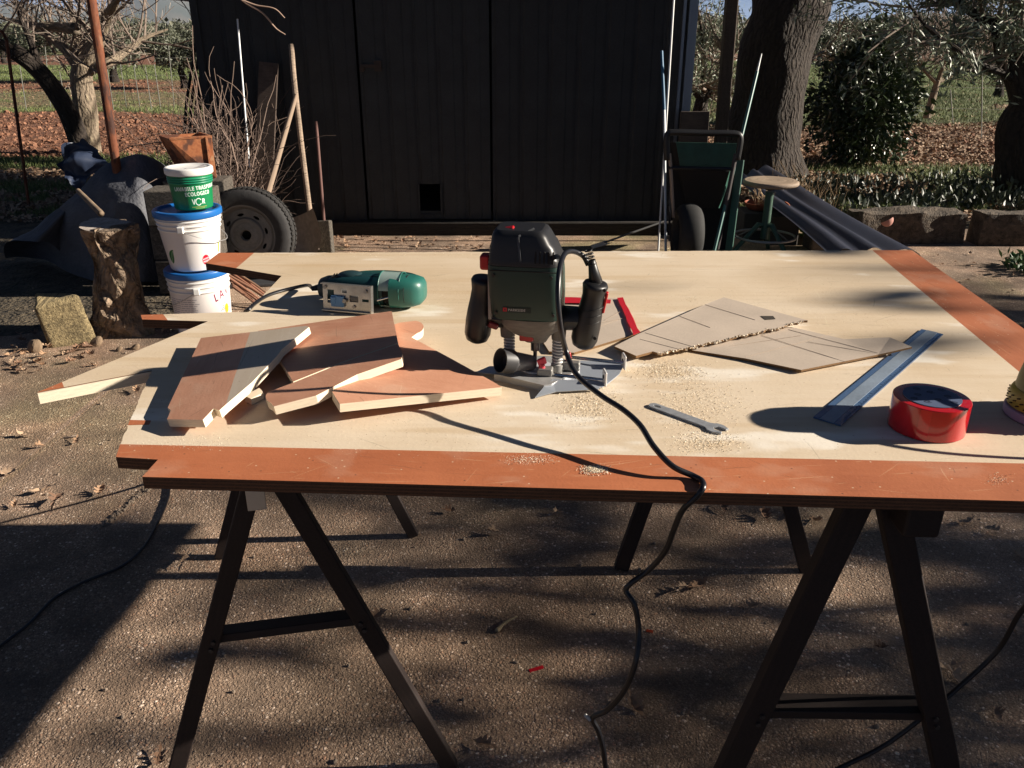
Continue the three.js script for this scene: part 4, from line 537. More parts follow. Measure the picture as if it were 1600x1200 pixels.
{ const rng = rngOf(771); [[55, 548, .035], [150, 540, .03], [212, 545, .02], [186, 548, .015]].forEach(([x, y, s], i) => { const o = thing('stone', ['rounded dark stone among the leaves before the boulder', 'brown stone between the boulder and the stump', 'small stone before the stump', 'tiny stone at the stump foot'][i], 'stone'); const c = onY(x, y, 0); part('stone', xf(rock(new THREE.IcosahedronGeometry(1, 3), 0.3, 1.3, i + 3), [c.x, s * 0.4, c.z], [rng(), rng(), rng()], [s * 1.3, s * 0.7, s]), mat(0.2, 0.14, 0.09, 0.95), o); }); }
{ // car wheel
  const c = onZ(387, 362, 4.95), o = thing('car_wheel', 'old car wheel with a dusty black tyre and grey steel rim beside the buckets', 'wheel', V(c.x, 0.275, c.z)); o.rotation.set(-0.10, 0.04, 0);
  const prof = [[0.175, -0.075], [0.19, -0.085], [0.225, -0.092], [0.255, -0.085], [0.272, -0.066], [0.277, -0.03], [0.278, 0], [0.277, 0.03], [0.272, 0.066], [0.255, 0.085], [0.225, 0.092], [0.19, 0.085], [0.175, 0.075]];
  part('tyre', xf(new THREE.LatheGeometry(prof.map((q) => new THREE.Vector2(...q)), 72), [0, 0, 0], [Math.PI / 2, 0, 0]), mat(0.035, 0.034, 0.035, 0.82, { map: rep(grime, 8, 2), bumpMap: rep(speckle, 8, 1), bumpScale: 0.002 }), o);
  const tread = []; for (let i = 0; i < 60; i++) { const a = i / 60 * Math.PI * 2; for (const z of [-0.045, 0.045]) { const b = new THREE.BoxGeometry(0.02, 0.006, 0.042); b.rotateY((z > 0 ? 1 : -1) * 0.35); b.translate(0, 0.2775, z); b.rotateZ(a + (z > 0 ? 0.05 : 0)); tread.push(b); } } part('tread', tread, M.rubber, o).userData.kind = 'stuff';
  const rimM = mat(0.20, 0.195, 0.19, 0.5, { metalness: 0.35, map: rep(grime, 3, 3) });
  part('rim', xf(new THREE.LatheGeometry([[0.17, -0.07], [0.182, -0.075], [0.176, -0.055], [0.165, -0.05], [0.158, -0.01], [0.163, 0.045], [0.172, 0.062], [0.186, 0.078], [0.18, 0.082], [0.168, 0.07], [0.155, 0.04], [0.15, 0.0]].map((q) => new THREE.Vector2(...q)), 72), [0, 0, 0], [Math.PI / 2, 0, 0]), rimM, o);
  const s = new THREE.Shape(); s.absarc(0, 0, 0.155, 0, Math.PI * 2); for (let i = 0; i < 8; i++) { const a = i / 8 * Math.PI * 2 + 0.2, h = new THREE.Path(); h.absellipse(Math.cos(a) * 0.122, Math.sin(a) * 0.122, 0.010, 0.021, 0, Math.PI * 2, true, a); s.holes.push(h); } for (let i = 0; i < 4; i++) { const a = i / 4 * Math.PI * 2 + 0.5, h = new THREE.Path(); h.absarc(Math.cos(a) * 0.052, Math.sin(a) * 0.052, 0.0075, 0, Math.PI * 2, true); s.holes.push(h); } { const h = new THREE.Path(); h.absarc(0, 0, 0.029, 0, Math.PI * 2, true); s.holes.push(h); }
  let dg = new THREE.ExtrudeGeometry(s, { depth: 0.004, bevelEnabled: true, bevelSize: 0.002, bevelThickness: 0.002, curveSegments: 48 }); part('wheel_disc', xf(dg, [0, 0, 0.028]), rimM, o);
  part('hub_ring', xf(new THREE.LatheGeometry([[0.029, -0.01], [0.031, 0.012], [0.036, 0.014], [0.075, 0.004], [0.088, 0.012], [0.10, 0.010], [0.106, 0.0]].map((q) => new THREE.Vector2(...q)), 48), [0, 0, 0.034], [Math.PI / 2, 0, 0]), rimM, o);
  part('wheel_back', cyl(0.15, 0.15, 0.01, [0, 0, -0.03], [Math.PI / 2, 0, 0], 40), M.blackMatte, o);
}
// ---------------------------------------------------------------- buckets
function bucketTex(bg, draw) { return canvasTex(2048, 512, (g, w, h) => { g.fillStyle = bg; g.fillRect(0, 0, w, h); draw(g, w, h); }); }
const uAt = (deg, w) => (0.5 + deg / 360) * w;
function badge(g, x, y, r, t1, t2) { g.fillStyle = '#c2102f'; g.beginPath(); for (let i = 0; i < 40; i++) { const a = i / 40 * Math.PI * 2, q = i % 2 ? r : r * 0.84; g.lineTo(x + Math.cos(a) * q, y + Math.sin(a) * q); } g.closePath(); g.fill(); g.fillStyle = '#fff'; g.font = `bold ${r * 0.42}px sans-serif`; g.textAlign = 'center'; g.save(); g.translate(x, y); g.rotate(-0.15); g.fillText(t1, 0, -r * 0.05); g.fillText(t2, 0, r * 0.42); g.restore(); }
const tex1 = bucketTex('#e2ddda', (g, w, h) => { // lower bucket
  g.fillStyle = '#8b8790'; g.font = '15px sans-serif'; g.textAlign = 'left'; for (let i = 0; i < 12; i++) { g.fillStyle = '#a29ea4'; let x = uAt(-50, w); while (x < uAt(8, w)) { const l = 20 + hash(i, x | 0, 5) * 40; g.fillRect(x, h * 0.36 + i * 18, l, 6); x += l + 8; } }
  badge(g, uAt(40, w), h * 0.74, 52, 'NUOVO', 'PREZZO'); g.save(); g.translate(uAt(47, w), h * 0.45); g.rotate(-0.24); g.fillStyle = '#7d1140'; g.font = 'bold 96px sans-serif'; g.textAlign = 'left'; g.fillText('L A V A', 0, 0); g.restore();
  const cx = uAt(76, w), cy = h * 0.60; g.fillStyle = '#efb22c'; g.beginPath(); g.arc(cx, cy, 40, 0, 7); g.fill(); g.strokeStyle = '#efb22c'; g.lineWidth = 5; for (let i = 0; i < 12; i++) { const a = i / 12 * 6.283; g.beginPath(); g.moveTo(cx + Math.cos(a) * 50, cy + Math.sin(a) * 50); g.lineTo(cx + Math.cos(a) * 78, cy + Math.sin(a) * 78); g.stroke(); }
  g.strokeStyle = '#5f86a8'; g.lineWidth = 6; g.beginPath(); g.moveTo(uAt(58, w), h * 0.62); g.lineTo(uAt(66, w), h * 0.56); g.lineTo(uAt(74, w), h * 0.66); g.moveTo(uAt(60, w), h * 0.64); g.lineTo(uAt(61, w), h * 0.78); g.lineTo(uAt(72, w), h * 0.78); g.lineTo(uAt(72, w), h * 0.66); g.stroke(); });
const tex2 = bucketTex('#e0dcda', (g, w, h) => { badge(g, uAt(46, w), h * 0.80, 52, 'NUOVO', 'PREZZO'); const x = uAt(-34, w), y = h * 0.72; g.fillStyle = '#1d6a35'; g.beginPath(); g.moveTo(x, y + 70); g.bezierCurveTo(x - 80, y + 10, x - 20, y - 60, x + 66, y - 66); g.bezierCurveTo(x + 40, y, x + 60, y + 50, x, y + 70); g.fill(); g.strokeStyle = '#e8efe6'; g.lineWidth = 4; g.beginPath(); g.moveTo(x - 6, y + 66); g.quadraticCurveTo(x, y, x + 52, y - 54); g.stroke(); g.fillStyle = '#c8d94a'; g.fillRect(uAt(84, w), h * 0.55, 40, 90); });
const tex3 = bucketTex('#0b7a48', (g, w, h) => { g.fillStyle = '#e9f3ec'; g.textAlign = 'center'; const x = uAt(36, w); g.save(); g.translate(x, h * 0.46); g.rotate(-0.03); g.font = 'bold 74px sans-serif'; g.fillText('LAVABILE TRASPIRANTE', 40, 0); g.fillText('ECOLOGICO', 6, 76); g.restore(); g.font = 'bold 100px sans-serif'; g.fillText('V', x - 78, h * 0.84); g.fillText('R', x + 84, h * 0.84); g.strokeStyle = '#e9f3ec'; g.lineWidth = 12; g.beginPath(); g.arc(x, h * 0.775, 46, 0.5, 5.8); g.stroke(); g.fillStyle = '#8a9a50'; g.fillRect(x - 120, h * 0.90, 260, 12); g.fillRect(x - 60, h * 0.94, 160, 10); });
function bucket(label, p, rt, rb, h, t, lidM, o = {}) {
  const b = thing('bucket', label, 'bucket', p, o.turn || 0), bm = pmat(1, 1, 1, 0.42, { map: t, clearcoat: 0.15 }), lipM = o.lip || mat(0.76, 0.75, 0.73, 0.45);
  const rAt = (y) => lerp(rb, rt, y / h);
  part('body', new THREE.LatheGeometry([[rb * 0.9, 0], [rb - 0.004, 0.0], [rb, 0.006], [rAt(h * 0.5), h * 0.5], [rt, h]].map((q) => new THREE.Vector2(...q)), 72, -Math.PI, Math.PI * 2), bm, b);
  { const u = b.children[0].geometry.attributes, pos = u.position, uv = u.uv; for (let i = 0; i < pos.count; i++) uv.setY(i, pos.getY(i) / h); }
  for (const y of o.rings || [0.74, 0.82, 0.90]) part('rib', xf(new THREE.TorusGeometry(rAt(h * y) + 0.001, 0.0035, 6, 72), [0, h * y, 0], [Math.PI / 2, 0, 0], [1, 1, 1.4]), o.ribM || lipM, b);
  const lid = part('lid', lathe([[0, h + 0.008], [rt - 0.02, h + 0.008], [rt - 0.012, h + 0.018], [rt + 0.003, h + 0.018], [rt + 0.008, h + 0.012], [rt + 0.008, h - 0.010], [rt + 0.002, h - 0.016]], 72), lidM, b); void lid;
  if (o.handle) { const a = R(o.handle), pts = []; for (let i = 0; i <= 20; i++) { const q = a + i / 20 * Math.PI, s = Math.sin(i / 20 * Math.PI), r = rAt(h * 0.76) + 0.013; pts.push(V(Math.sin(q) * (r + s * 0.01), h * 0.77 - s * (o.drop ?? 0.10), Math.cos(q) * (r + s * 0.01))); } part('handle', tube(pts, 0.0022, 6), mat(0.45, 0.44, 0.43, 0.4, { metalness: 0.6 }), b); for (const i of [0, 20]) { const e = pts[i]; part('handle_lug', xf(new RoundedBoxGeometry(0.032, 0.034, 0.02, 2, 0.006), [e.x, h * 0.78, e.z], [0, i ? a + Math.PI : a, 0]), lipM, b); } }
  return b;
}
{
  const blue = pmat(0.012, 0.13, 0.42, 0.35), p1 = onY(313, 512, 0), D = 4.0;
  const bx = (px, y) => onZ(px, y, D).x;
  bucket('white plastic bucket with a red badge and LAVA lettering, at the bottom of the stack', V(bx(312, 450), 0, -D), 0.148, 0.132, 0.312, tex1, blue, { handle: -165, drop: 0.09 });
  bucket('white plastic bucket with a green leaf mark, in the middle of the stack', V(bx(301, 380), 0.333, -D + 0.004), 0.152, 0.116, 0.272, tex2, blue, { handle: 5, drop: 0.075, turn: 0.0 });
  const g = bucket('small green paint bucket with white lettering on top of the white buckets', V(bx(302, 305), 0.626, -D + 0.01), 0.102, 0.088, 0.175, tex3, mat(0.78, 0.77, 0.75, 0.45), { rings: [0.72, 0.78, 0.84], ribM: pmat(0.008, 0.21, 0.105, 0.4) });
  part('paint_smear', rock(cyl(0.06, 0.055, 0.004, [0.01, 0.184, 0], [0, 0, 0], 30), 0.2, 30, 3), mat(0.42, 0.40, 0.40, 0.6), g);
  // sticks lying by the buckets
  const rng = rngOf(781); const o = thing('stick_bundle', 'bundle of thin brown canes lying on the ground behind the jagged table corner', 'canes'); for (let i = 0; i < 11; i++) { const a = onY(352 + rng() * 12, 418 + i * 3, 0.1 + 0.1 * rng()), b = onY(424 + rng() * 16, 470 + i * 3.5, 0.02); part('cane', tube([a, a.clone().lerp(b, 0.5).add(V(0, 0.01, 0)), b], [0.007, 0.005], 7), mat(0.22 + 0.1 * rng(), 0.13, 0.08, 0.8), o); }
  const o2 = thing('black_tray', 'flat dark plastic tray on the ground beneath the jagged table corner', 'tray'); const c = onY(405, 440, 0.0); part('tray', [rbox(0.42, 0.02, 0.26, 0.006, [c.x, 0.012, c.z], [0, 0.2, 0])], mat(0.05, 0.05, 0.055, 0.5), o2);
}
// ---------------------------------------------------------------- things at the shed's sunny side
{ // wheelbarrow stood on end
  const D = 5.35, o = thing('wheelbarrow', 'upended green wheelbarrow with a black tyre leaning at the shed corner', 'wheelbarrow'), Z = (x, y, d = D) => onZ(x, y, d);
  const tM = mat(0.035, 0.125, 0.092, 0.5, { map: rep(grime, 3, 3), bumpMap: speckle, bumpScale: 0.001 });
  const face = [Z(1056, 222, D + 0.12), Z(1152, 224, D + 0.12), Z(1140, 265, D + 0.14), Z(1063, 262, D + 0.14)], low = [Z(1063, 264, D + 0.14), Z(1140, 267, D + 0.14), Z(1122, 325, D + 0.28), Z(1072, 323, D + 0.28)];
  const s1 = slab(face, 0.004), s2 = slab(low, 0.004); part('tray', [s1.top, s1.bottom, s1.side], tM, o); part('tray_floor', [s2.top, s2.bottom, s2.side], mat(0.014, 0.012, 0.012, 0.7), o);
  const sd = slab([Z(1152, 224, D + 0.12), Z(1158, 222, D + 0.4), Z(1128, 325, D + 0.5), Z(1122, 325, D + 0.28)], 0.004); part('tray_panel', [sd.top, sd.bottom, sd.side], tM, o);
  for (const q of [[Z(1047, 222, D + 0.16), Z(1058, 222, D + 0.13), Z(1074, 325, D + 0.29), Z(1054, 330, D + 0.3)], [Z(1050, 264, D + 0.34), Z(1150, 264, D + 0.34), Z(1140, 392, D + 0.34), Z(1056, 392, D + 0.34)]]) { const w = slab(q, 0.004); part('tray_panel', [w.top, w.bottom, w.side], M.blackMatte, o); }  // black panels; the rear one stands in for the dark inside the frame
  part('tray_rim', [tube(curve([Z(1042, 250), Z(1042, 214), Z(1045, 208), Z(1052, 207), Z(1100, 208), Z(1148, 209), Z(1155, 211), Z(1157, 217), Z(1152, 250)], 50), 0.02, 12)], M.black, o);
  part('frame_tube', tube([Z(1046, 240), Z(1048, 262), Z(1052, 340)], 0.011, 10), mat(0.32, 0.25, 0.19, 0.5), o); part('frame_tube', tube([Z(1150, 240), Z(1138, 300), Z(1120, 392)], 0.014, 10), mat(0.05, 0.04, 0.04, 0.6), o); part('cross_tube', tube([Z(1044, 262), Z(1144, 264)], 0.012, 10), M.black, o);
  part('leg', [bar(Z(1157, 250, D + 0.05), Z(1138, 398, D - 0.05), 0.05, 0.012)], tM, o); part('leg', [bar(Z(1044, 320, D), Z(1050, 398, D - 0.05), 0.04, 0.012)], M.blackMatte, o);
  const wc = Z(1079, 372, D - 0.1); const wg = new THREE.TorusGeometry(0.14, 0.055, 18, 48); part('tyre', xf(wg, [wc.x, 0.19, wc.z - 0.1], [0, Math.PI / 2, 0], [1, 1, 1.45]), mat(0.02, 0.02, 0.02, 0.8, { map: rep(grime, 6, 2) }), o); part('wheel_hub', cyl(0.1, 0.1, 0.05, [wc.x, 0.19, wc.z - 0.1], [0, 0, Math.PI / 2], 24), M.blackMatte, o);
}
{ const o = thing('cardboard_box', 'dull brown wooden board standing behind the wheelbarrow against the shed corner', 'board'); part('board', bar(V(onZ(1086, 215, 5.95).x, 0.0, -5.95), onZ(1086, 174, 6.0), 0.20, 0.03), mat(0.085, 0.06, 0.045, 0.9, { map: rep(grainTex, 1, 3) }), o); o.name = numbered('brown_board'); }
{ // stool
  const c = onZ(1205, 282, 5.5), o = thing('stool', 'round wooden workshop stool on a green steel screw post', 'stool', V(c.x, 0, -5.5)), y = c.y;
  part('seat', lathe([[0, y + 0.004], [0.165, y + 0.004], [0.178, y - 0.004], [0.18, y - 0.018], [0.17, y - 0.03], [0, y - 0.03]], 56), mat(0.42, 0.31, 0.22, 0.72, { map: rep(grainTex, 0.5, 0.5), bumpMap: rep(speckle, 3, 3), bumpScale: 0.0012 }), o);
  const gm = mat(0.055, 0.125, 0.085, 0.5, { map: rep(grime, 2, 2) });
  part('collar', cyl(0.035, 0.03, 0.03, [0, y - 0.045, 0]), M.blackMatte, o); part('screw_post', cyl(0.014, 0.014, 0.12, [0, y - 0.11, 0]), M.greyCast, o); part('post', cyl(0.027, 0.027, y * 0.62, [0, y * 0.55, 0]), gm, o);
  part('foot_ring', xf(new THREE.TorusGeometry(0.2, 0.008, 8, 56), [0, 0.14, 0], [Math.PI / 2, 0, 0]), mat(0.3, 0.3, 0.29, 0.5, { metalness: 0.4 }), o);
  for (const a of [0.6, 2.7, 4.8]) { part('leg', tube([V(0, y * 0.4, 0), V(Math.sin(a) * 0.05, 0.22, Math.cos(a) * 0.05), V(Math.sin(a) * 0.23, 0.005, Math.cos(a) * 0.23)], [0.02, 0.014], 10), gm, o); part('brace', tube([V(0, y * 0.45, 0), V(Math.sin(a) * 0.2, 0.14, Math.cos(a) * 0.2)], 0.005, 8), M.greyCast, o); }
}
{ // folded dark sheet, lengthwise
  const o = thing('metal_sheet', 'long dark glossy corrugated sheet sloping down from the big trunk to the table corner', 'sheet');
  const a0 = onY(1296, 398, 0.24), a1 = onY(1442, 398, 0.20), b0 = onY(1150, 277, 0.30), b1 = onY(1203, 262, 0.30), n = 80, pos = [], uv = [], idx = [], segs = 30;
  for (let j = 0; j <= segs; j++) for (let i = 0; i <= n; i++) { const u = i / n, v = j / segs, p = a0.clone().lerp(a1, u).lerp(b0.clone().lerp(b1, u), v); const w = u < 0.62 ? 0.5 - 0.5 * Math.cos(u / 0.62 * Math.PI * 2 * 2) : (u - 0.62) / 0.38; p.y += u < 0.62 ? 0.03 * w : 0.10 * Math.pow(w, 1.3) - 0.12 * Math.pow(w, 3); p.y += 0.012 * Math.sin(v * 5 + u * 3); pos.push(p.x, p.y, p.z); uv.push(u * 2, v * 10); }
  for (let j = 0; j < segs; j++) for (let i = 0; i < n; i++) { const a = j * (n + 1) + i, b = a + n + 1; idx.push(a, a + 1, b, b, a + 1, b + 1); }
  const g = new THREE.BufferGeometry(); g.setAttribute('position', new THREE.Float32BufferAttribute(pos, 3)); g.setAttribute('uv', new THREE.Float32BufferAttribute(uv, 2)); g.setIndex(idx); g.computeVertexNormals();
  part('sheet', g, mat(0.035, 0.038, 0.055, 0.33, { side: THREE.DoubleSide, bumpMap: rep(speckle, 1, 3), bumpScale: 0.001 }), o);
  const blk = mat(0.12, 0.1, 0.085, 0.95, { map: soilTex }); [[1300, 345, 0.1], [1215, 300, 0.12]].forEach(([x, y], i) => { const b = thing('support_block', ['grey block under the nearer half of the dark sheet', 'grey block under the far half of the dark sheet'][i], 'block'); const c = onY(x, y, 0.2); part('block', rbox(0.3, 0.2, 0.2, 0.01, [c.x, 0.10, c.z]), blk, b); });
}
{ const c = onZ(1190, 318, 6.1), o = thing('terracotta_saucer', 'orange terracotta plant saucer with dry stems behind the stool', 'saucer', V(c.x, c.y - 0.04, c.z)); part('saucer', lathe([[0, 0], [0.09, 0], [0.12, 0.05], [0.125, 0.05], [0.1, 0.008], [0, 0.008]], 40), mat(0.42, 0.12, 0.06, 0.8, { map: grime }), o); const rng = rngOf(5); part('dry_stems', Array.from({ length: 26 }, () => tube([V((rng() - .5) * .16, .01, (rng() - .5) * .14), V((rng() - .5) * .2, .09 + rng() * .06, (rng() - .5) * .16)], .0018, 3)), mat(.4, .28, .16, .8), o).userData.kind = 'stuff';
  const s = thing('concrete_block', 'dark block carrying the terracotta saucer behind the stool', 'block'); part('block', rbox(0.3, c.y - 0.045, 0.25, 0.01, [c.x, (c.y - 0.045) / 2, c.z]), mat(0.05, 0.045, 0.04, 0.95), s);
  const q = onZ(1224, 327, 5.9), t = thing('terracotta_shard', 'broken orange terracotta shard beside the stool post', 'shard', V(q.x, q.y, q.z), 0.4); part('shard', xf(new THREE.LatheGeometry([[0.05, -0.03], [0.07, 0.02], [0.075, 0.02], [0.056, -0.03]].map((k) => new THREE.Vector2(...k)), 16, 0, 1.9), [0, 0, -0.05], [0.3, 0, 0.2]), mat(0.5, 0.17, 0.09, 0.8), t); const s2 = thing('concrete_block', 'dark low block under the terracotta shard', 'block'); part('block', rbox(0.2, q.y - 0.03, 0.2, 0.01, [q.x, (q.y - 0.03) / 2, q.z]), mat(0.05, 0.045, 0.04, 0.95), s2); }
{ const o = thing('paper_scrap', 'crumpled white paper scrap lying under the dark sheet', 'paper'); const c = onY(1286, 366, 0.1); const g = new THREE.PlaneGeometry(0.11, 0.07, 8, 6), p = g.attributes.position; for (let i = 0; i < p.count; i++) p.setZ(i, 0.02 * (fbm(p.getX(i) * 40 + 5, p.getY(i) * 40 + 5, 2, 3))); g.rotateX(-1.1); g.computeVertexNormals(); part('paper', xf(g, [c.x - 0.02, 0.13, c.z], [0, -0.4, 0.1]), mat(0.75, 0.74, 0.72, 0.8, { side: THREE.DoubleSide }), o);
  const b = thing('terracotta_shard', 'red terracotta shard lying on the wall face beyond the dark sheet', 'shard', onZ(1384, 344, 5.75), 0.2); part('shard', xf(new THREE.SphereGeometry(0.05, 20, 10, 0, Math.PI, 0, 1.2), [0, 0, 0], [1.2, 0.4, 0.2]), mat(0.42, 0.2, 0.16, 0.8, { side: THREE.DoubleSide }), b); }
{ const o = thing('plank', 'thin pale sawn board lying on the ground before the shed near the wheelbarrow', 'plank'); const a = onY(918, 388, 0.03), b = onY(1050, 354, 0.06); part('board', bar(onY(925, 386, 0.02), onY(948, 379, 0.03), 0.03, 0.012), mat(0.55, 0.47, 0.36, 0.8), o); pole('thin_rod', 'thin dark rod lying at the shed foot near the wheelbarrow', 'rod', onY(930, 384, 0.015), onZ(1040, 345, 5.9), 0.007, mat(0.1, 0.1, 0.1, 0.7)); void a; void b; }
// ---------------------------------------------------------------- the big sheet on its trestles
function cross2(a, b, c, d) { const x1 = a.x, y1 = a.z, x2 = b.x, y2 = b.z, x3 = c.x, y3 = c.z, x4 = d.x, y4 = d.z, q = (x1 - x2) * (y3 - y4) - (y1 - y2) * (x3 - x4), t = ((x1 - x3) * (y3 - y4) - (y1 - y3) * (x3 - x4)) / q; return V(x1 + t * (x2 - x1), a.y, y1 + t * (y2 - y1)); }
{
  const o = thing('plywood_sheet', 'large sawn plywood sheet with orange borders lying across the trestles as a work table', 'plywood sheet');
  const rng = rngOf(801);
  const nearL = T(222, 745), far0 = T(342, 395), far1 = T(1425, 391), fb0 = T(397, 395), fb1 = T(1363, 391);
  const nearR = cross2(nearL, T(1598, 783), far1, T(1599, 513)), inC = cross2(T(188, 694), T(1500, 722), fb1, T(1583, 573)), E = cross2(T(188, 694), T(1500, 722), far1, T(1599, 513));
  const saw = (a, b, n, amp) => { const r = [], d = b.clone().sub(a).normalize(), s = V(-d.z, 0, d.x); for (let i = 1; i < n; i++) r.push(a.clone().lerp(b, i / n).addScaledVector(s, (rng() - 0.5) * 2 * amp)); return r; };
  const f1 = saw(fb0, fb1, 150, 0.0022), lft = [T(181, 714), T(188, 694)], le = saw(lft[1], T(237, 579), 26, 0.0012);
  const p1l = T(369, 419), p2u = T(255, 491), p2l = T(262, 500.2), p3u = T(97, 597), p3l = T(100, 605);
  const n1 = T(440, 431), n2 = T(387, 487), n3p = T(325, 502), n4 = T(237, 579);
  const beige = [fb0, ...f1, fb1, inC, lft[1], ...le, n4, p3l, p3u, n3p, p2l, p2u, n2, n1, p1l];
  const near = [lft[1], inC, E, nearR, nearL, T(247, 718), lft[0]], right = [fb1, far1, E, inC];
  const pr1 = [far0, fb0, p1l, T(321, 411)], pr2 = [T(222, 499), T(220, 492), p2u, p2l], pr3 = [T(58, 613), p3u, p3l];
  const outline = [far0, fb0, ...f1, fb1, far1, nearR, nearL, T(247, 718), lft[0], lft[1], ...le, n4, p3l, T(58, 613), p3u, n3p, p2l, T(222, 499), T(220, 492), p2u, n2, n1, p1l, T(321, 411)];
  const body = slab(outline, 0.018); part('core', [body.side, body.bottom], M.ply, o);
  part('sanded_face', slab(beige, 0.001).top, M.paleFace, o);
  for (const q of [near, right, pr1, pr2, pr3]) part('border', slab(q, 0.001, q === right ? V(0, 0, 1) : V(1, 0, 0)).top, M.orangeFace, o, 'orange-brown unsanded border of the sheet');
  const st = slab([T(203, 656, 0.0006), T(236, 657, 0.0006), T(233, 663, 0.0006), T(200, 664, 0.0006)], 0.0005); part('border_remnant', [st.top, st.side], M.orangeFace, o);
  // the freshly cut pale edge of the lowest prong
  const ce = slab([T(58, 614.2), T(237, 580.2), T(236, 581), T(59, 615.4)], 0.0185); part('cut_edge', [ce.top, ce.side], M.paleEdge, o);
  // sawdust: heaps and strewn chips
  const ms = [], cs = [], chip = new THREE.TetrahedronGeometry(1, 0); chip.scale(1.2, 0.28, 0.8);
  const spot = (x, y, sx, sy, n, s0, s1) => { for (let i = 0; i < n; i++) { const g = () => (rng() + rng() + rng() - 1.5) * 0.9, p = T(x + g() * sx, y + g() * sy, 0.0004), s = lerp(s0, s1 * 0.8, rng() ** 4) * 0.85; ms.push(mtx(p.add(V(0, s * 0.3, 0)), new THREE.Euler(rng() * 6, rng() * 6, rng() * 6), s)); const c = mix3([0.66, 0.52, 0.33], [0.92, 0.86, 0.72], rng() ** 0.7); cs.push(new THREE.Color().setRGB(...c)); } };
  spot(1045, 580, 60, 18, 2600, 0.0005, 0.0022); spot(1085, 630, 80, 45, 2600, 0.0005, 0.002); spot(1105, 690, 60, 18, 1500, 0.0005, 0.002); spot(920, 632, 55, 30, 2800, 0.0005, 0.0022); spot(930, 734, 24, 8, 1300, 0.0006, 0.0022); spot(830, 718, 40, 8, 700, 0.0005, 0.0015); spot(985, 545, 30, 8, 400, 0.0005, 0.002); spot(1560, 750, 22, 10, 160, 0.0005, 0.0018); spot(700, 620, 330, 90, 3000, 0.0004, 0.0012); spot(1150, 470, 330, 60, 4000, 0.0004, 0.0012); spot(690, 460, 120, 26, 700, 0.0004, 0.0013); spot(300, 690, 90, 14, 700, 0.0004, 0.0012); spot(1080, 468, 18, 6, 260, 0.0004, 0.0012); spot(985, 441, 14, 3, 120, 0.0004, 0.0012);
  spot(830, 398, 480, 3, 900, 0.0005, 0.002); spot(620, 560, 380, 110, 500, 0.0004, 0.0011); spot(1380, 480, 160, 60, 600, 0.0004, 0.0013);
  const sd = inst('sawdust', chip, mat(1, 1, 1, 0.9), ms, scene, cs); tag(sd, 'pale sawdust and chips strewn over the plywood sheet', 'sawdust');
}
function trestle(label, near, far, half, joinY, joinX, shift, plate, legW) {                           // ends: near and far centres on the ground
  const o = thing('trestle', label, 'trestle', null, 0), ax = far.clone().sub(near).normalize(), sd = V(-ax.z, 0, ax.x); if (sd.x < 0) sd.negate();
  const top = H - 0.021, ay = 0; void ay;
  part('beam', bar(near.clone().addScaledVector(ax, -0.06).setY(top - 0.03), far.clone().addScaledVector(ax, 0.06).setY(top - 0.03), 0.05, 0.055), M.darkWood, o);
  for (const [c, k] of [[near, 0], [far, 1]]) {
    for (const s of [-1, 1]) part('leg', bar(c.clone().addScaledVector(sd, s * half).setY(0.002), c.clone().addScaledVector(sd, s * joinX + shift).setY(joinY), legW, 0.026, -Math.atan2(ax.x, -ax.z)), M.darkWood, o);
    const q = 0.40, t = q / joinY, w = lerp(half, joinX, t), u = shift * t; part('crossbar', bar(c.clone().addScaledVector(sd, u - w).setY(q).addScaledVector(ax, 0.018), c.clone().addScaledVector(sd, u + w).setY(q).addScaledVector(ax, 0.018), 0.04, 0.016, Math.PI / 2), M.darkWood, o);
    for (const s of [-1, 1]) for (const [y, dy] of [[q, 0.008], [q, -0.008]]) { const w2 = lerp(half, joinX, (y + dy) / joinY) - 0.004, p = c.clone().addScaledVector(sd, u + s * w2).addScaledVector(ax, -0.0145); part('bolt', xf(new THREE.CylinderGeometry(0.0042, 0.0042, 0.005, 6), [p.x, y + dy, p.z], [Math.PI / 2, 0, 0]), mat(0.035, 0.03, 0.028, 0.6), o); }
    if (plate) part('hinge_plate', xf(new RoundedBoxGeometry(0.03, 0.05, 0.003, 1, 0.001), [c.x - sd.x * 0.026 - ax.x * 0.026, joinY - 0.075, c.z - ax.z * 0.026 - sd.z * 0.026], [0, Math.atan2(-ax.x, -ax.z), 0]), M.zinc, o);
  }
  return o;
}
trestle('dark wooden trestle under the jagged end of the sheet', V(-0.40, 0, -1.2), V(-0.572, 0, -2.055), 0.28, 0.775, 0.0, -0.010, true, 0.032);
trestle('dark wooden trestle under the end of the sheet with the red tape roll', V(0.553, 0, -1.0), V(0.571, 0, -1.94), 0.262, 0.80, 0.022, -0.045, false, 0.040);

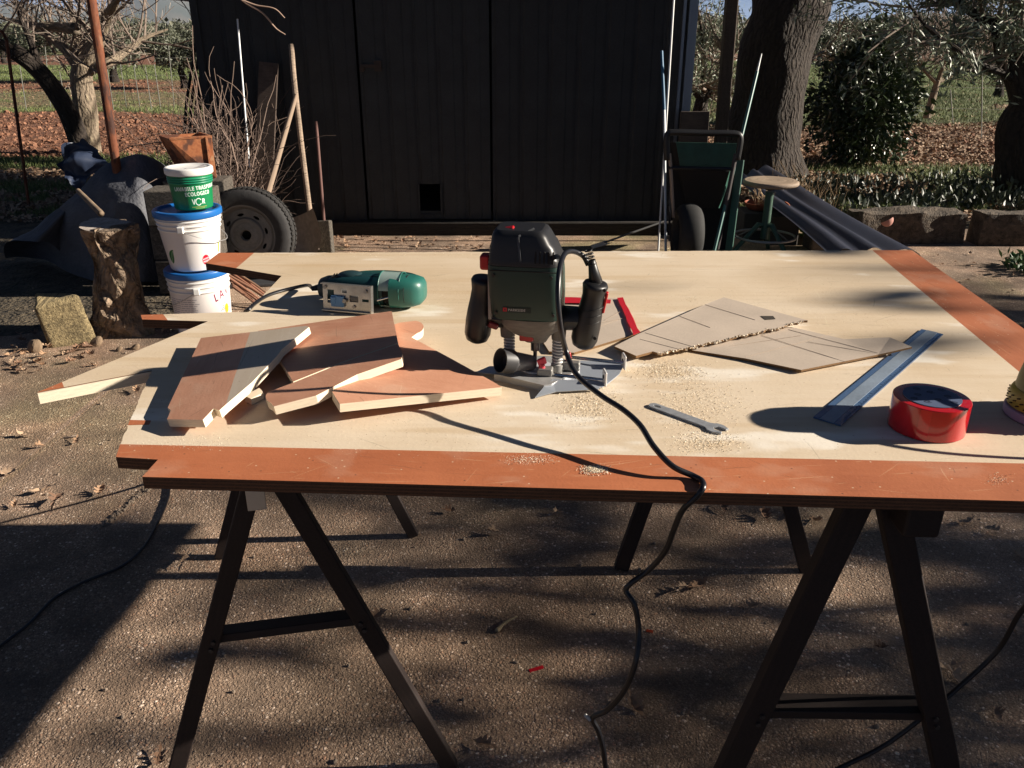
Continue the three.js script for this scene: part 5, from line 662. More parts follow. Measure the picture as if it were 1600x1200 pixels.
// ---------------------------------------------------------------- cut boards
function board(name, label, faces, outline, th, edgeM, ax, cat = 'board') {
  const o = thing(name, label, cat); const s = slab(outline, th, ax);
  part('edge', s.side, edgeM, o); part('underside', s.bottom, M.brownFace, o);
  for (const [pts, m, nm] of faces) part(nm || 'face', slab(pts, 0.001, ax).top, m, o);
  return o;
}
const arc = (c, a, b, n) => { const out = []; for (let i = 0; i <= n; i++) { const t = lerp(a, b, i / n); out.push([c[0] + Math.cos(t) * c[2], c[1] + Math.sin(t) * c[3]]); } return out; };
{ // left piece, brown with a pale sanded strip, its grey-blue tint partly painted shadow
  const pa = [T(261, 655, 0.017), T(314, 528, 0.020), T(483, 511, 0.054)], A = (x, y) => onPl(x, y, ...pa);
  const L = [A(261, 655), A(267, 641), A(262, 637), A(314, 528)], top = [A(391, 519)], tr = [A(478, 509), A(483, 511)], rt = [A(440, 546), A(433, 556), A(394, 597), A(353, 632)], bt = [A(343, 641), A(334, 638), A(317, 656)];
  const outline = [...L, ...top, ...tr, ...rt, ...bt];
  board('cut_board', 'two-tone cut board, brown with a pale strip, at the jagged end of the sheet', [[[...L, top[0], A(366, 590), rt[3], ...bt], M.brownFace, 'brown_face'], [[top[0], ...tr, ...rt, A(366, 590)], mat(1, 1, 1, 0.75, { map: rep(paleTex, 1 / 2.56, 1 / 1.28), color: new THREE.Color().setRGB(0.82, 0.84, 0.9) }), 'sanded_strip']], outline, 0.013, M.paleEdge, A(314, 528).sub(A(262, 637)));
}
{ // right brown board with a rounded tongue at the back
  const pd = [T(531, 631, 0.036), T(784, 605, 0.022), T(643, 527, 0.034)], D = (x, y) => onPl(x, y, ...pd);
  const o = board('cut_board', 'large reddish-brown cut board with white edges and a rounded tongue, undermost of the pile', [], [D(519, 612), D(531, 631), D(784, 605), D(775, 599), D(708, 562), D(643, 527), ...arc([647, 511, 15, 10], 1.2, -1.4, 8).map((q) => D(...q)), D(625, 504), D(600, 512)], 0.014, M.paleEdge, V(1, 0, 0.3));
  part('face', slab([D(519, 612), D(531, 631), D(784, 605), D(775, 599), D(708, 562), D(643, 527), ...arc([647, 511, 15, 10], 1.2, -1.4, 8).map((q) => D(...q)), D(625, 504), D(600, 512)], 0.001, V(1, 0, 0.3)).top, M.brownFace, o);
}
{ // lower strip with a rounded end, then the brown board on it
  const pc = [T(428, 635, 0.030), T(627, 561, 0.056), T(612, 486, 0.054)], C = (x, y) => onPl(x, y, ...pc);
  const pts = [...arc([432, 620, 17, 11], 2.1, 4.4, 8).map((q) => C(...q)), C(458, 598), C(540, 565), C(622, 537), C(629, 553), C(627, 561), C(558, 585), C(494, 618), C(428, 635)];
  board('cut_strip', 'narrow brown strip with a rounded end and white sawn edge, resting on the lowest board', [[pts, M.brownFace, 'face']], pts, 0.014, M.paleEdge, V(1, 0, 0.4));
  const B = C, q = [B(403, 517), B(612, 486), B(622, 535.6), B(540, 563.4), B(458, 596.4), B(436, 560)];
  board('cut_board', 'plain brown rectangular board lying between the two-tone board and the lowest board', [[q, M.brownFace, 'face']], q, 0.013, M.paleEdge, V(1, 0, 0.15));
  const sc = slab([T(382, 618, 0.012), T(405, 606, 0.012), T(412, 613, 0.012), T(392, 623, 0.012)], 0.011), o = thing('wood_offcut', 'small pale wood offcut beside the two-tone board', 'offcut'); part('block', [sc.top, sc.side], M.paleEdge, o);
}
// ---------------------------------------------------------------- cardboard templates
const cardM = mat(1, 1, 1, 0.9, { map: cardTex }), cardEdge = mat(0.50, 0.38, 0.26, 0.9, { map: rep(plyTex, 20, 0.5) });
function card(label, pts, th, ax, o2 = {}) {
  const o = thing('cardboard_piece', label, 'cardboard'); const s = slab(pts, th, ax); part('edge', s.side, cardEdge, o); part('sheet', [s.top, s.bottom], cardM, o);
  for (const [a, b, w] of o2.creases || []) part('crease', tube([a, b].map((p) => p.clone().add(V(0, 0.0002, 0))), w || 0.0004, 5), mat(0.45, 0.36, 0.28, 0.95), o);
  return o;
}
{
  const K = (x, y) => T(x, y, 0.006 + 0.006 * clamp((540 - y) / 60));
  const o = card('cardboard piece edged with red tape lying behind the router', [K(842, 524), K(868, 463), K(971, 466), K(998, 520), K(897, 551), K(858, 549)], 0.004, V(1, 0, 0.2), { creases: [[K(900, 512), K(985, 495)], [K(945, 500), K(985, 478)], [K(880, 530), K(965, 500)]] });
  const tape = pmat(0.52, 0.02, 0.035, 0.3), lift = (x, y) => T(x, y, 0.0135 + 0.004 * clamp((500 - y) / 60)), r = rngOf(811);
  const strip = (pts) => { const s = slab(pts, 0.0004); return [s.top, s.side]; }; const jag = (a, b, n, am) => Array.from({ length: n }, (_, i) => { const t = i / (n - 1); return lift(lerp(a[0], b[0], t) + (r() - .5) * am, lerp(a[1], b[1], t) + (r() - .5) * am * 0.6); });
  part('red_tape', strip([...jag([869, 463], [955, 468], 8, 1.5), ...jag([954, 474], [868, 473], 8, 2)]), tape, o); part('red_tape', strip([...jag([964, 465], [973, 464.5], 3, 1), ...jag([975, 468], [999.5, 519], 8, 2), ...jag([990, 523], [968, 474], 8, 2.5)]), tape, o);
  const L = (x, y) => T(x, y, 0.004 + 0.004 * clamp((x - 1080) / 170) + 0.012 * clamp((x - 1370) / 55));
  card('creased cardboard piece with a curled tip resting on the blue ruler', [L(1080, 547), L(1100, 520), L(1237, 511), L(1320, 530), L(1391, 527), L(1425, 542), L(1372, 554), L(1252, 578), L(1165, 560)], 0.0035, V(1, 0, 0.5), { creases: [[L(1190, 524), L(1322, 566)], [L(1262, 534), L(1370, 553)], [L(1140, 541), L(1252, 524)], [L(1165, 558), L(1300, 522)], [L(1232, 515), L(1372, 552)]] });
  const G = (x, y) => T(x, y, 0.012 + 0.006 * clamp((560 - y) / 90)), rr = rngOf(821), torn = []; for (let i = 0; i <= 44; i++) torn.push(G(lerp(1262, 1028, i / 44), lerp(501, 553, i / 44) + (rr() - 0.5) * 3.2));
  const g = card('pale cardboard piece with a small torn hole, uppermost of the two overlapping ones', [G(960, 541), G(997, 522), G(1108, 473), G(1131, 464.5), ...torn, G(1020, 549), G(994, 556)], 0.0045, V(1, 0, 0.5), { creases: [[G(1062, 494), G(1110, 512)], [G(1102, 476), G(1180, 500)], [G(1000, 530), G(1062, 546)], [G(1008, 520), G(1080, 541)]] });
  part('torn_edge', torn.slice(2).flatMap((p, i) => Array.from({ length: 3 }, () => xf(new THREE.TetrahedronGeometry(lerp(0.0012, 0.0034, rr()), 0), [p.x + (rr() - .5) * .006, p.y - 0.0006 + (rr() - .5) * .001, p.z + (rr() - .2) * .005], [rr() * 6, rr() * 6, rr() * 6], [1.6, 0.5, 1]))), mat(0.72, 0.62, 0.48, 0.95), g).userData.kind = 'stuff';
  const h = slab([G(1188, 494), G(1208, 494), G(1212, 499), G(1196, 500)].map((p) => p.add(V(0, 0.0006, 0))), 0.0004); part('torn_hole', [h.top], mat(0.03, 0.022, 0.015, 1), g);
}
// ---------------------------------------------------------------- ruler, tape, spanner
{
  const a = T(1440, 514, 0.003), b = T(1474, 522, 0.003), c = T(1314, 664, 0.003), d = T(1271, 651, 0.003), o = thing('ruler', 'wide translucent blue plastic ruler lying across the sheet near the red tape roll', 'ruler');
  const mid = (p, q, t) => p.clone().lerp(q, t), s = slab([a, b, c, d], 0.0025); const blueP = pmat(0.10, 0.19, 0.36, 0.22, { transmission: 0.35, thickness: 0, clearcoat: 0.3 });
  part('blade', [s.side, s.bottom, s.top], blueP, o);
  const cen = slab([mid(a, b, .24), mid(a, b, .74), mid(d, c, .74), mid(d, c, .24)].map((p) => p.clone().add(V(0, .0006, 0))), 0.0008); part('frosted_band', [cen.top, cen.side], pmat(0.30, 0.37, 0.46, 0.4, { map: rep(grime, 2, 2) }), o);
  const tk = [], tk2 = []; const L = c.distanceTo(b), u = b.clone().sub(c).normalize(), w = d.clone().sub(c).normalize(); for (let i = 2; i < L / 0.005 - 2; i++) { const len = i % 10 === 0 ? 0.009 : i % 2 ? 0.004 : 0.006, p = c.clone().addScaledVector(u, i * 0.005); const q = bar(p.clone().addScaledVector(w, 0.001).add(V(0, .0002, 0)), p.clone().addScaledVector(w, len).add(V(0, .0002, 0)), 0.0005, 0.0003); tk.push(q); }
  part('graduation', tk, mat(0.03, 0.05, 0.12, 0.6), o).userData.kind = 'stuff'; void tk2;
}
{
  const p = T(1446, 668, 0), o = thing('tape_roll', 'glossy red roll of parcel tape standing flat on the sheet beside the sander', 'tape roll', V(p.x, H + 0.0006, p.z), 0.2), r = 0.054, h = 0.05;
  part('tape', lathe([[0.040, 0.0], [r - 0.001, 0.0], [r, 0.001], [r, h - 0.001], [r - 0.001, h], [0.040, h]], 96), pmat(0.46, 0.008, 0.012, 0.16, { clearcoat: 0.6, clearcoatRoughness: 0.15 }), o);
  part('core', lathe([[0.040, 0.0], [0.040, h + 0.0006], [0.0365, h + 0.0006], [0.0365, 0.0]], 72), mat(0.55, 0.5, 0.48, 0.7), o);
  const print = canvasTex(512, 512, (g, w) => { g.fillStyle = '#4f5c78'; g.fillRect(0, 0, w, w); g.fillStyle = '#1b2238'; for (const [x, y, q] of [[150, 190, .3], [300, 160, -.2], [400, 280, .2], [260, 330, 0], [130, 350, -.3], [360, 420, .4], [230, 60, .1], [60, 260, 0], [440, 130, -.3]]) { g.save(); g.translate(x, y); g.rotate(q); g.beginPath(); g.ellipse(0, 0, 34, 24, 0, 0, 7); g.fill(); g.fillStyle = '#4f5c78'; g.fillRect(-20, -5, 40, 9); g.fillStyle = '#1b2238'; g.fillRect(-26, 30, 52, 8); g.restore(); } });
  const cg = new THREE.CircleGeometry(0.0405, 72); cg.rotateX(-Math.PI / 2); part('paper_label', xf(cg, [0, h + 0.0012, 0]), mat(1, 1, 1, 0.6, { map: print }), o);
  part('loose_end', xf(new THREE.CylinderGeometry(r + 0.0006, r + 0.0006, h - 0.002, 20, 1, true, -0.9, 0.28), [0, h / 2, 0]), pmat(0.55, 0.012, 0.02, 0.14, { side: THREE.DoubleSide, clearcoat: 0.6 }), o);
}
{
  const a = T(1022, 636, 0), b = T(1118, 671, 0), o = thing('spanner', 'flat steel open-ended spanner lying on the sawdust', 'spanner'), L = a.distanceTo(b), ang = Math.atan2(-(b.z - a.z), b.x - a.x);
  const s = new THREE.Shape(), w = 0.0085, hw = 0.0155; s.absarc(0, 0, w, Math.PI / 2, Math.PI * 1.5); s.lineTo(L - 0.018, -w); s.quadraticCurveTo(L - 0.011, -w, L - 0.006, -hw * 0.95); s.lineTo(L + 0.004, -hw); s.lineTo(L + 0.0155, -0.0105); s.lineTo(L + 0.014, -0.0062); s.lineTo(L + 0.001, -0.0066); s.lineTo(L - 0.004, 0); s.lineTo(L + 0.001, 0.0066); s.lineTo(L + 0.014, 0.0058); s.lineTo(L + 0.0155, 0.0105); s.lineTo(L + 0.004, hw); s.lineTo(L - 0.006, hw * 0.95); s.quadraticCurveTo(L - 0.011, w, L - 0.018, w); s.closePath();
  const h = new THREE.Path(); h.absellipse(0.006, 0, 0.007, 0.0035, 0, Math.PI * 2, true); s.holes.push(h);
  const g = new THREE.ExtrudeGeometry(s, { depth: 0.0022, bevelEnabled: true, bevelSize: 0.0005, bevelThickness: 0.0005, bevelSegments: 1, curveSegments: 16 }); g.rotateX(-Math.PI / 2); g.rotateY(ang); g.translate(a.x, H + 0.0006, a.z);
  part('body', g, mat(0.55, 0.57, 0.60, 0.36, { metalness: 0.35, map: rep(grime, 12, 12) }), o);
}
// ---------------------------------------------------------------- router
function loft(sec, n = 40, e = 3.2, ax = 'y') {                      // rounded-square sections [height, half width, half depth, cx, cz]
  const pos = [], uv = [], idx = [];
  sec.forEach(([y, a, b, cx = 0, cz = 0, ee], j) => { for (let i = 0; i <= n; i++) { const t = i / n * Math.PI * 2, c = Math.cos(t), s = Math.sin(t), k = 2 / (ee || e), X = cx + a * Math.sign(c) * Math.abs(c) ** k, Z = cz + b * Math.sign(s) * Math.abs(s) ** k; ax === 'y' ? pos.push(X, y, Z) : pos.push(y, X, Z); uv.push(i / n, j / sec.length); } });
  for (let j = 0; j < sec.length - 1; j++) for (let i = 0; i < n; i++) { const a = j * (n + 1) + i, b = a + n + 1; ax === 'y' ? idx.push(a, b, a + 1, b, b + 1, a + 1) : idx.push(a, a + 1, b, b, a + 1, b + 1); }
  const g = new THREE.BufferGeometry(); g.setAttribute('position', new THREE.Float32BufferAttribute(pos, 3)); g.setAttribute('uv', new THREE.Float32BufferAttribute(uv, 2)); g.setIndex(idx); g.computeVertexNormals();
  const caps = []; for (const j of [0, sec.length - 1]) { const [y, , , cx = 0, cz = 0] = sec[j], p = [], q = []; for (let i = 0; i < n; i++) { const A = (j * (n + 1) + i) * 3, B = A + 3, C = ax === 'y' ? [cx, y, cz] : [y, cx, cz], f = (j === 0) === (ax === 'y'); const P1 = pos.slice(A, A + 3), P2 = pos.slice(B, B + 3); p.push(...C, ...(f ? P1 : P2), ...(f ? P2 : P1)); q.push(.5, .5, 0, 0, 1, 0); } const c = new THREE.BufferGeometry(); c.setAttribute('position', new THREE.Float32BufferAttribute(p, 3)); c.setAttribute('uv', new THREE.Float32BufferAttribute(q, 2)); c.computeVertexNormals(); caps.push(c); }
  return merge([g, ...caps]);
}
{
  const base = T(833, 586), yaw = -0.16, o = thing('router', 'dark green plunge router with two black handles standing on the sheet', 'router', base, yaw);
  const inv = new THREE.Matrix4().makeRotationY(yaw).setPosition(base).invert(), L = (x, y, h = 0) => T(x, y, h).applyMatrix4(inv);
  part('motor_housing', loft([[0.113, 0.053, 0.042, -0.008], [0.118, 0.058, 0.047, -0.008], [0.15, 0.0600, 0.05, -0.010], [0.185, 0.0605, 0.051, -0.012], [0.205, 0.0595, 0.05, -0.013]], 48, 6), M.green, o);
  part('top_cap', loft([[0.2055, 0.059, 0.0495, -0.013], [0.214, 0.0588, 0.0492, -0.013], [0.216, 0.0575, 0.048, -0.0135], [0.234, 0.053, 0.0455, -0.0165], [0.240, 0.0495, 0.044, -0.018], [0.251, 0.0455, 0.042, -0.0205], [0.2575, 0.042, 0.039, -0.0215], [0.2605, 0.037, 0.034, -0.022]], 48, 6), mat(0.011, 0.011, 0.0125, 0.42), o);
  part('cap_rib', [bar(V(-0.016, 0.215, 0.0495), V(-0.021, 0.252, 0.040), 0.0035, 0.006), bar(V(-0.021, 0.252, 0.040), V(0.002, 0.262, 0.024), 0.0035, 0.006), bar(V(0.022, 0.2475, 0.026), V(0.024, 0.232, 0.042), 0.004, 0.005)], mat(0.05, 0.052, 0.056, 0.4), o);
  part('housing_seam', [bar(V(-0.066, 0.119, 0.0285), V(-0.069, 0.204, 0.0315), 0.0014, 0.0014), bar(V(0.0495, 0.119, 0.0285), V(0.046, 0.204, 0.0315), 0.0014, 0.0014), rbox(0.1125, 0.0016, 0.0012, 0.0004, [-0.0125, 0.1985, 0.0503])], M.blackMatte, o);
  part('screw', [[-0.057, 0.1265], [0.038, 0.1265], [-0.060, 0.19], [0.034, 0.19]].map(([x, y]) => cyl(0.0026, 0.0026, 0.003, [x, y, 0.0478 + (y > .15 ? .002 : 0)], [Math.PI / 2, 0, 0], 12)), mat(0.05, 0.05, 0.05, 0.4, { metalness: 0.7 }), o);
  part('vent_slot', [0, 1, 2, 3, 4].map((i) => rbox(0.003, 0.02, 0.004, 0.001, [0.008 + i * 0.007, 0.221, 0.0465], [-0.25, 0, 0])), M.blackMatte, o);
  part('lock_button', rbox(0.018, 0.006, 0.012, 0.003, [-0.040, 0.2585, 0.014], [0.3, 0, 0.25]), M.red, o);
  part('depth_lever', rbox(0.018, 0.026, 0.024, 0.005, [-0.079, 0.203, 0.012]), M.red, o);
  part('depth_scale', rbox(0.006, 0.085, 0.014, 0.002, [-0.0705, 0.150, 0.022]), mat(0.30, 0.28, 0.25, 0.5), o);
  const plate = canvasTex(256, 48, (g, w, h) => { g.fillStyle = '#10231c'; g.fillRect(0, 0, w, h); g.fillStyle = '#c01a2c'; g.fillRect(6, 6, 36, 36); g.strokeStyle = '#10231c'; g.lineWidth = 5; g.beginPath(); g.moveTo(14, 14); g.lineTo(34, 34); g.moveTo(34, 14); g.lineTo(14, 34); g.stroke(); g.fillStyle = '#a9a6a0'; g.font = 'bold 34px sans-serif'; g.fillText('PARKSIDE', 50, 37); });
  const pg = new THREE.PlaneGeometry(0.047, 0.0085); part('name_plate', xf(pg, [-0.022, 0.1335, 0.0498], [-0.03, 0, 0]), mat(1, 1, 1, 0.5, { map: plate }), o);
  part('gear_housing', [loft([[0.066, 0.019, 0.018, 0.004], [0.076, 0.025, 0.024, 0.004], [0.082, 0.034, 0.03], [0.090, 0.046, 0.036], [0.0995, 0.054, 0.042], [0.1125, 0.053, 0.043]], 44, 3), cyl(0.014, 0.012, 0.032, [-0.045, 0.086, 0]), cyl(0.014, 0.012, 0.032, [0.043, 0.086, 0])], M.greyCast, o);
  part('spindle_lock', rbox(0.024, 0.013, 0.01, 0.003, [-0.009, 0.0775, 0.0225]), M.red, o);
  part('collet', [cyl(0.0085, 0.008, 0.018, [0.003, 0.056, 0], [0, 0, 0], 6), cyl(0.0065, 0.0065, 0.012, [0.003, 0.066, 0])], mat(0.10, 0.085, 0.085, 0.35, { metalness: 0.8 }), o);
  part('router_bit', [cyl(0.0035, 0.003, 0.034, [0.003, 0.031, 0], [0, 0, 0], 12), rbox(0.007, 0.014, 0.002, 0.0005, [0.002, 0.021, 0], [0, 0.6, 0])], mat(0.09, 0.075, 0.08, 0.35, { metalness: 0.7 }), o);
  for (const x of [-0.042, 0.042]) {
    const c = part('guide_column', cyl(0.0062, 0.0062, 0.075, [x, 0.05, 0], [0, 0, 0], 20), M.steel, o); const hp = []; for (let i = 0; i <= 190; i++) { const a = i / 190 * Math.PI * 2 * 12; hp.push(V(x + Math.cos(a) * 0.0078, 0.022 + i / 190 * 0.066, Math.sin(a) * 0.0078)); } part('spring', tube(hp, 0.0024, 7), mat(0.5, 0.48, 0.46, 0.45, { metalness: 0.3 }), c);
  }
  const rub = pmat(0.009, 0.009, 0.010, 0.42);
  const grip = (px, lean) => { const pr = [[0, -0.060], [0.011, -0.060], [0.0185, -0.055], [0.0225, -0.044], [0.0228, -0.02], [0.0215, 0.0], [0.0195, 0.018], [0.0185, 0.034], [0.0205, 0.046], [0.0215, 0.051], [0.019, 0.056], [0.010, 0.058], [0, 0.058]]; return xf(new THREE.LatheGeometry(pr.map((q) => new THREE.Vector2(...q)), 36), [px, 0.117, 0.002], [0, 0, lean], [1, 1, 1.15]); };
  const hl = part('handle', grip(-0.0915, -0.13), rub, o), hr = part('handle', grip(0.094, -0.16), rub, o);
  part('handle_arm', tube([V(-0.05, 0.104, 0), V(-0.09, 0.105, 0)], [0.020, 0.016], 16), rub, o); part('handle_arm', tube([V(0.05, 0.108, 0), V(0.094, 0.108, 0)], [0.021, 0.020], 16), rub, o); part('clamp_lever', rbox(0.018, 0.012, 0.012, 0.004, [-0.0665, 0.094, 0.016], [0, 0, -0.3]), mat(0.16, 0.012, 0.014, 0.4), o);
  part('trigger', rbox(0.005, 0.036, 0.012, 0.002, [0.1192, 0.139, 0.002], [0, 0, -0.16]), M.red, hr); part('screw', [[0.106, 0.083], [0.118, 0.166], [0.094, 0.12]].slice(0, 2).map(([x, y]) => cyl(0.0028, 0.0028, 0.003, [x, y, 0.024], [Math.PI / 2, 0, 0], 12)), M.blackMatte, hr); part('ring', [0, 1, 2, 3].map((i) => xf(new THREE.TorusGeometry(0.0212 + 0.0004 * i, 0.0007, 5, 36), [0.097 - i * 0.0022, 0.130 - i * 0.012, 0.002], [Math.PI / 2, 0.16, 0], [1, 1.15, 1])), rub, hr); void hl;
  // base with guide
  const bs = slab([L(772, 585, .012), L(782, 586, .012), L(850, 602, .012), L(862, 600, .012), L(906, 577, .012), L(874, 556, .012), L(815, 556, .012), L(785, 567, .012)], 0.0118); part('base_plate', [bs.top, bs.side, bs.bottom], mat(0.52, 0.51, 0.50, 0.42, { metalness: 0.25, map: rep(grime, 10, 10) }), o);
  part('base_insert', cyl(0.03, 0.03, 0.003, [0.004, 0.0139, -0.004], [0, 0, 0], 40), mat(0.5, 0.49, 0.52, 0.4), o); for (const x of [-0.042, 0.042]) part('column_boss', cyl(0.011, 0.013, 0.012, [x, 0.018, 0]), M.alu, o); part('base_block', [rbox(0.026, 0.013, 0.02, 0.003, [0.024, 0.0186, 0.024]), rbox(0.03, 0.016, 0.016, 0.003, [0.066, 0.0205, -0.004])], M.alu, o);
  const dir = V(-0.050, 0.018, 0.044), inn = V(0.0, 0.027, 0.010), Q = (t) => inn.clone().addScaledVector(dir, t);
  const pipe = (a, b, r0, r1, r2) => { const d = b.clone().sub(a), g = new THREE.LatheGeometry([[r0, 0], [r1, d.length()], [r1 - r2, d.length()], [r0 - r2, 0.001]].map((q) => new THREE.Vector2(...q)), 36); g.applyQuaternion(new THREE.Quaternion().setFromUnitVectors(V(0, 1, 0), d.normalize())); g.translate(a.x, a.y, a.z); return g; };
  const dp = part('dust_port', pipe(Q(0), Q(0.72), 0.013, 0.0185, 0.0018), pmat(0.20, 0.19, 0.20, 0.25, { transmission: 0.55, thickness: 0, side: THREE.DoubleSide }), o); part('port_collar', [pipe(Q(0.66), Q(0.98), 0.0205, 0.0212, 0.002), pipe(Q(0.6), Q(0.66), 0.0192, 0.0205, 0.001)], mat(0.03, 0.03, 0.033, 0.5), dp);
  part('wing_knob', [rbox(0.016, 0.014, 0.006, 0.003, [0.018, 0.036, 0.024], [0, 0.5, 0.35]), cyl(0.005, 0.006, 0.008, [0.018, 0.027, 0.024])], pmat(0.62, 0.03, 0.06, 0.35), o); part('wing_knob', [rbox(0.012, 0.014, 0.005, 0.002, [0.060, 0.036, -0.006], [0, 0.9, 0.2])], M.red, o);
  part('guide_rod', tube([L(858, 584, .014), L(942, 594, .016)], 0.0032, 10), M.steel, o); part('guide_rod', tube([L(890, 558, .014), L(974, 567, .016)], 0.0032, 10), M.steel, o);
  const sheet = (pts, th = 0.0012) => { const s = slab(pts, th); return [s.top, s.side, s.bottom]; };
  part('guide_fence', [...sheet([L(862, 591, .007), L(902, 563, .007), L(976, 568, .005), L(968, 584, .005), L(953, 597, .005), L(941, 605, .006)]), ...sheet([L(836, 621, .003), L(850, 604, .010), L(864, 592, .013), L(905, 595, .012), L(938, 604, .008), L(935, 608, .006), L(868, 612, .005)]), ...sheet([L(744, 581, .008), L(765, 572, .010), L(792, 572, .010), L(780, 585, .008)])], mat(0.44, 0.48, 0.54, 0.34, { metalness: 0.45, side: THREE.DoubleSide }), o);
  const ear = (x, y) => { const p = L(x, y, 0.0), g = new RoundedBoxGeometry(0.004, 0.026, 0.024, 2, 0.0018); g.rotateY(0.25); g.translate(p.x, 0.0165, p.z); const h = cyl(0.0036, 0.0036, 0.0056, [p.x, 0.018, p.z], [0, 0.25, Math.PI / 2], 14); return [g, h]; };
  for (const [x, y] of [[944, 604], [974, 578]]) { const [g, h] = ear(x, y); const e = part('fence_ear', g, mat(0.66, 0.65, 0.64, 0.4, { metalness: 0.3 }), o); part('hole', h, M.blackMatte, e); }
  // cord
  const top = V(0.1035, 0.176, 0.002), W = (p) => p.applyMatrix4(inv), Z = (x, y, D) => W(onZ(x, y, D));
  part('strain_relief', [tube([top.clone().add(V(-0.001, -0.004, 0)), top.clone().add(V(-0.006, 0.018, 0)), top.clone().add(V(-0.009, 0.032, 0))], [0.012, 0.008, 0.0062], 16), ...[0, 1, 2, 3, 4].map((i) => xf(new THREE.TorusGeometry(0.0068 - i * 0.0003, 0.0012, 6, 18), [0.095 - i * 0.0016, 0.203 + i * 0.0055, 0.002], [Math.PI / 2, 0.25, 0]))], rub, o);
  const D0 = -base.z; const cp = [[919, 414, D0 - 0.01], [912, 401, D0 - 0.01], [900, 394, D0 - 0.02], [886, 394, D0 - 0.05], [878, 406, D0 - 0.09], [873, 432, D0 - 0.125], [872, 470, D0 - 0.145], [876, 512, D0 - 0.15], [885, 550, 1.187], [900, 584, 1.145], [938, 617, 1.10], [975, 641, 1.065], [1000, 664, 1.038], [1022, 698, 1.0], [1052, 729, 0.972]].map(([x, y, d]) => Z(x, y, d));
  const onT = [[1084, 744, .0046], [1097, 752, .0052]].map(([x, y, h]) => W(T(x, y, h)));
  const eD = -T(1097, 760).z, hang = [[1098, 763, eD - .012], [1088, 776, eD - .014], [1068, 795, eD - .01], [1052, 830, eD + .005], [1040, 860, eD + .01], [1012, 892, eD + .02], [985, 912, eD + .02], [978, 922, eD + .02], [990, 942, eD + .01], [998, 985, eD], [993, 1035, eD - .02], [975, 1080, eD - .02], [948, 1110, eD - .01], [926, 1122, eD], [934, 1140, eD], [944, 1180, eD + .01], [946, 1230, eD + .02], [935, 1300, eD + .03]].map(([x, y, d]) => Z(x, y, d));
  part('power_cord', tube(curve([...cp, ...onT, ...hang], 260), 0.0042, 10), M.cord, o);
  const pe = Z(922, 1124, eD), pe2 = Z(914, 1117, eD); part('cord_tie', tube([pe, pe2], [0.0035, 0.0025], 8), mat(0.5, 0.5, 0.48, 0.5), o);
}
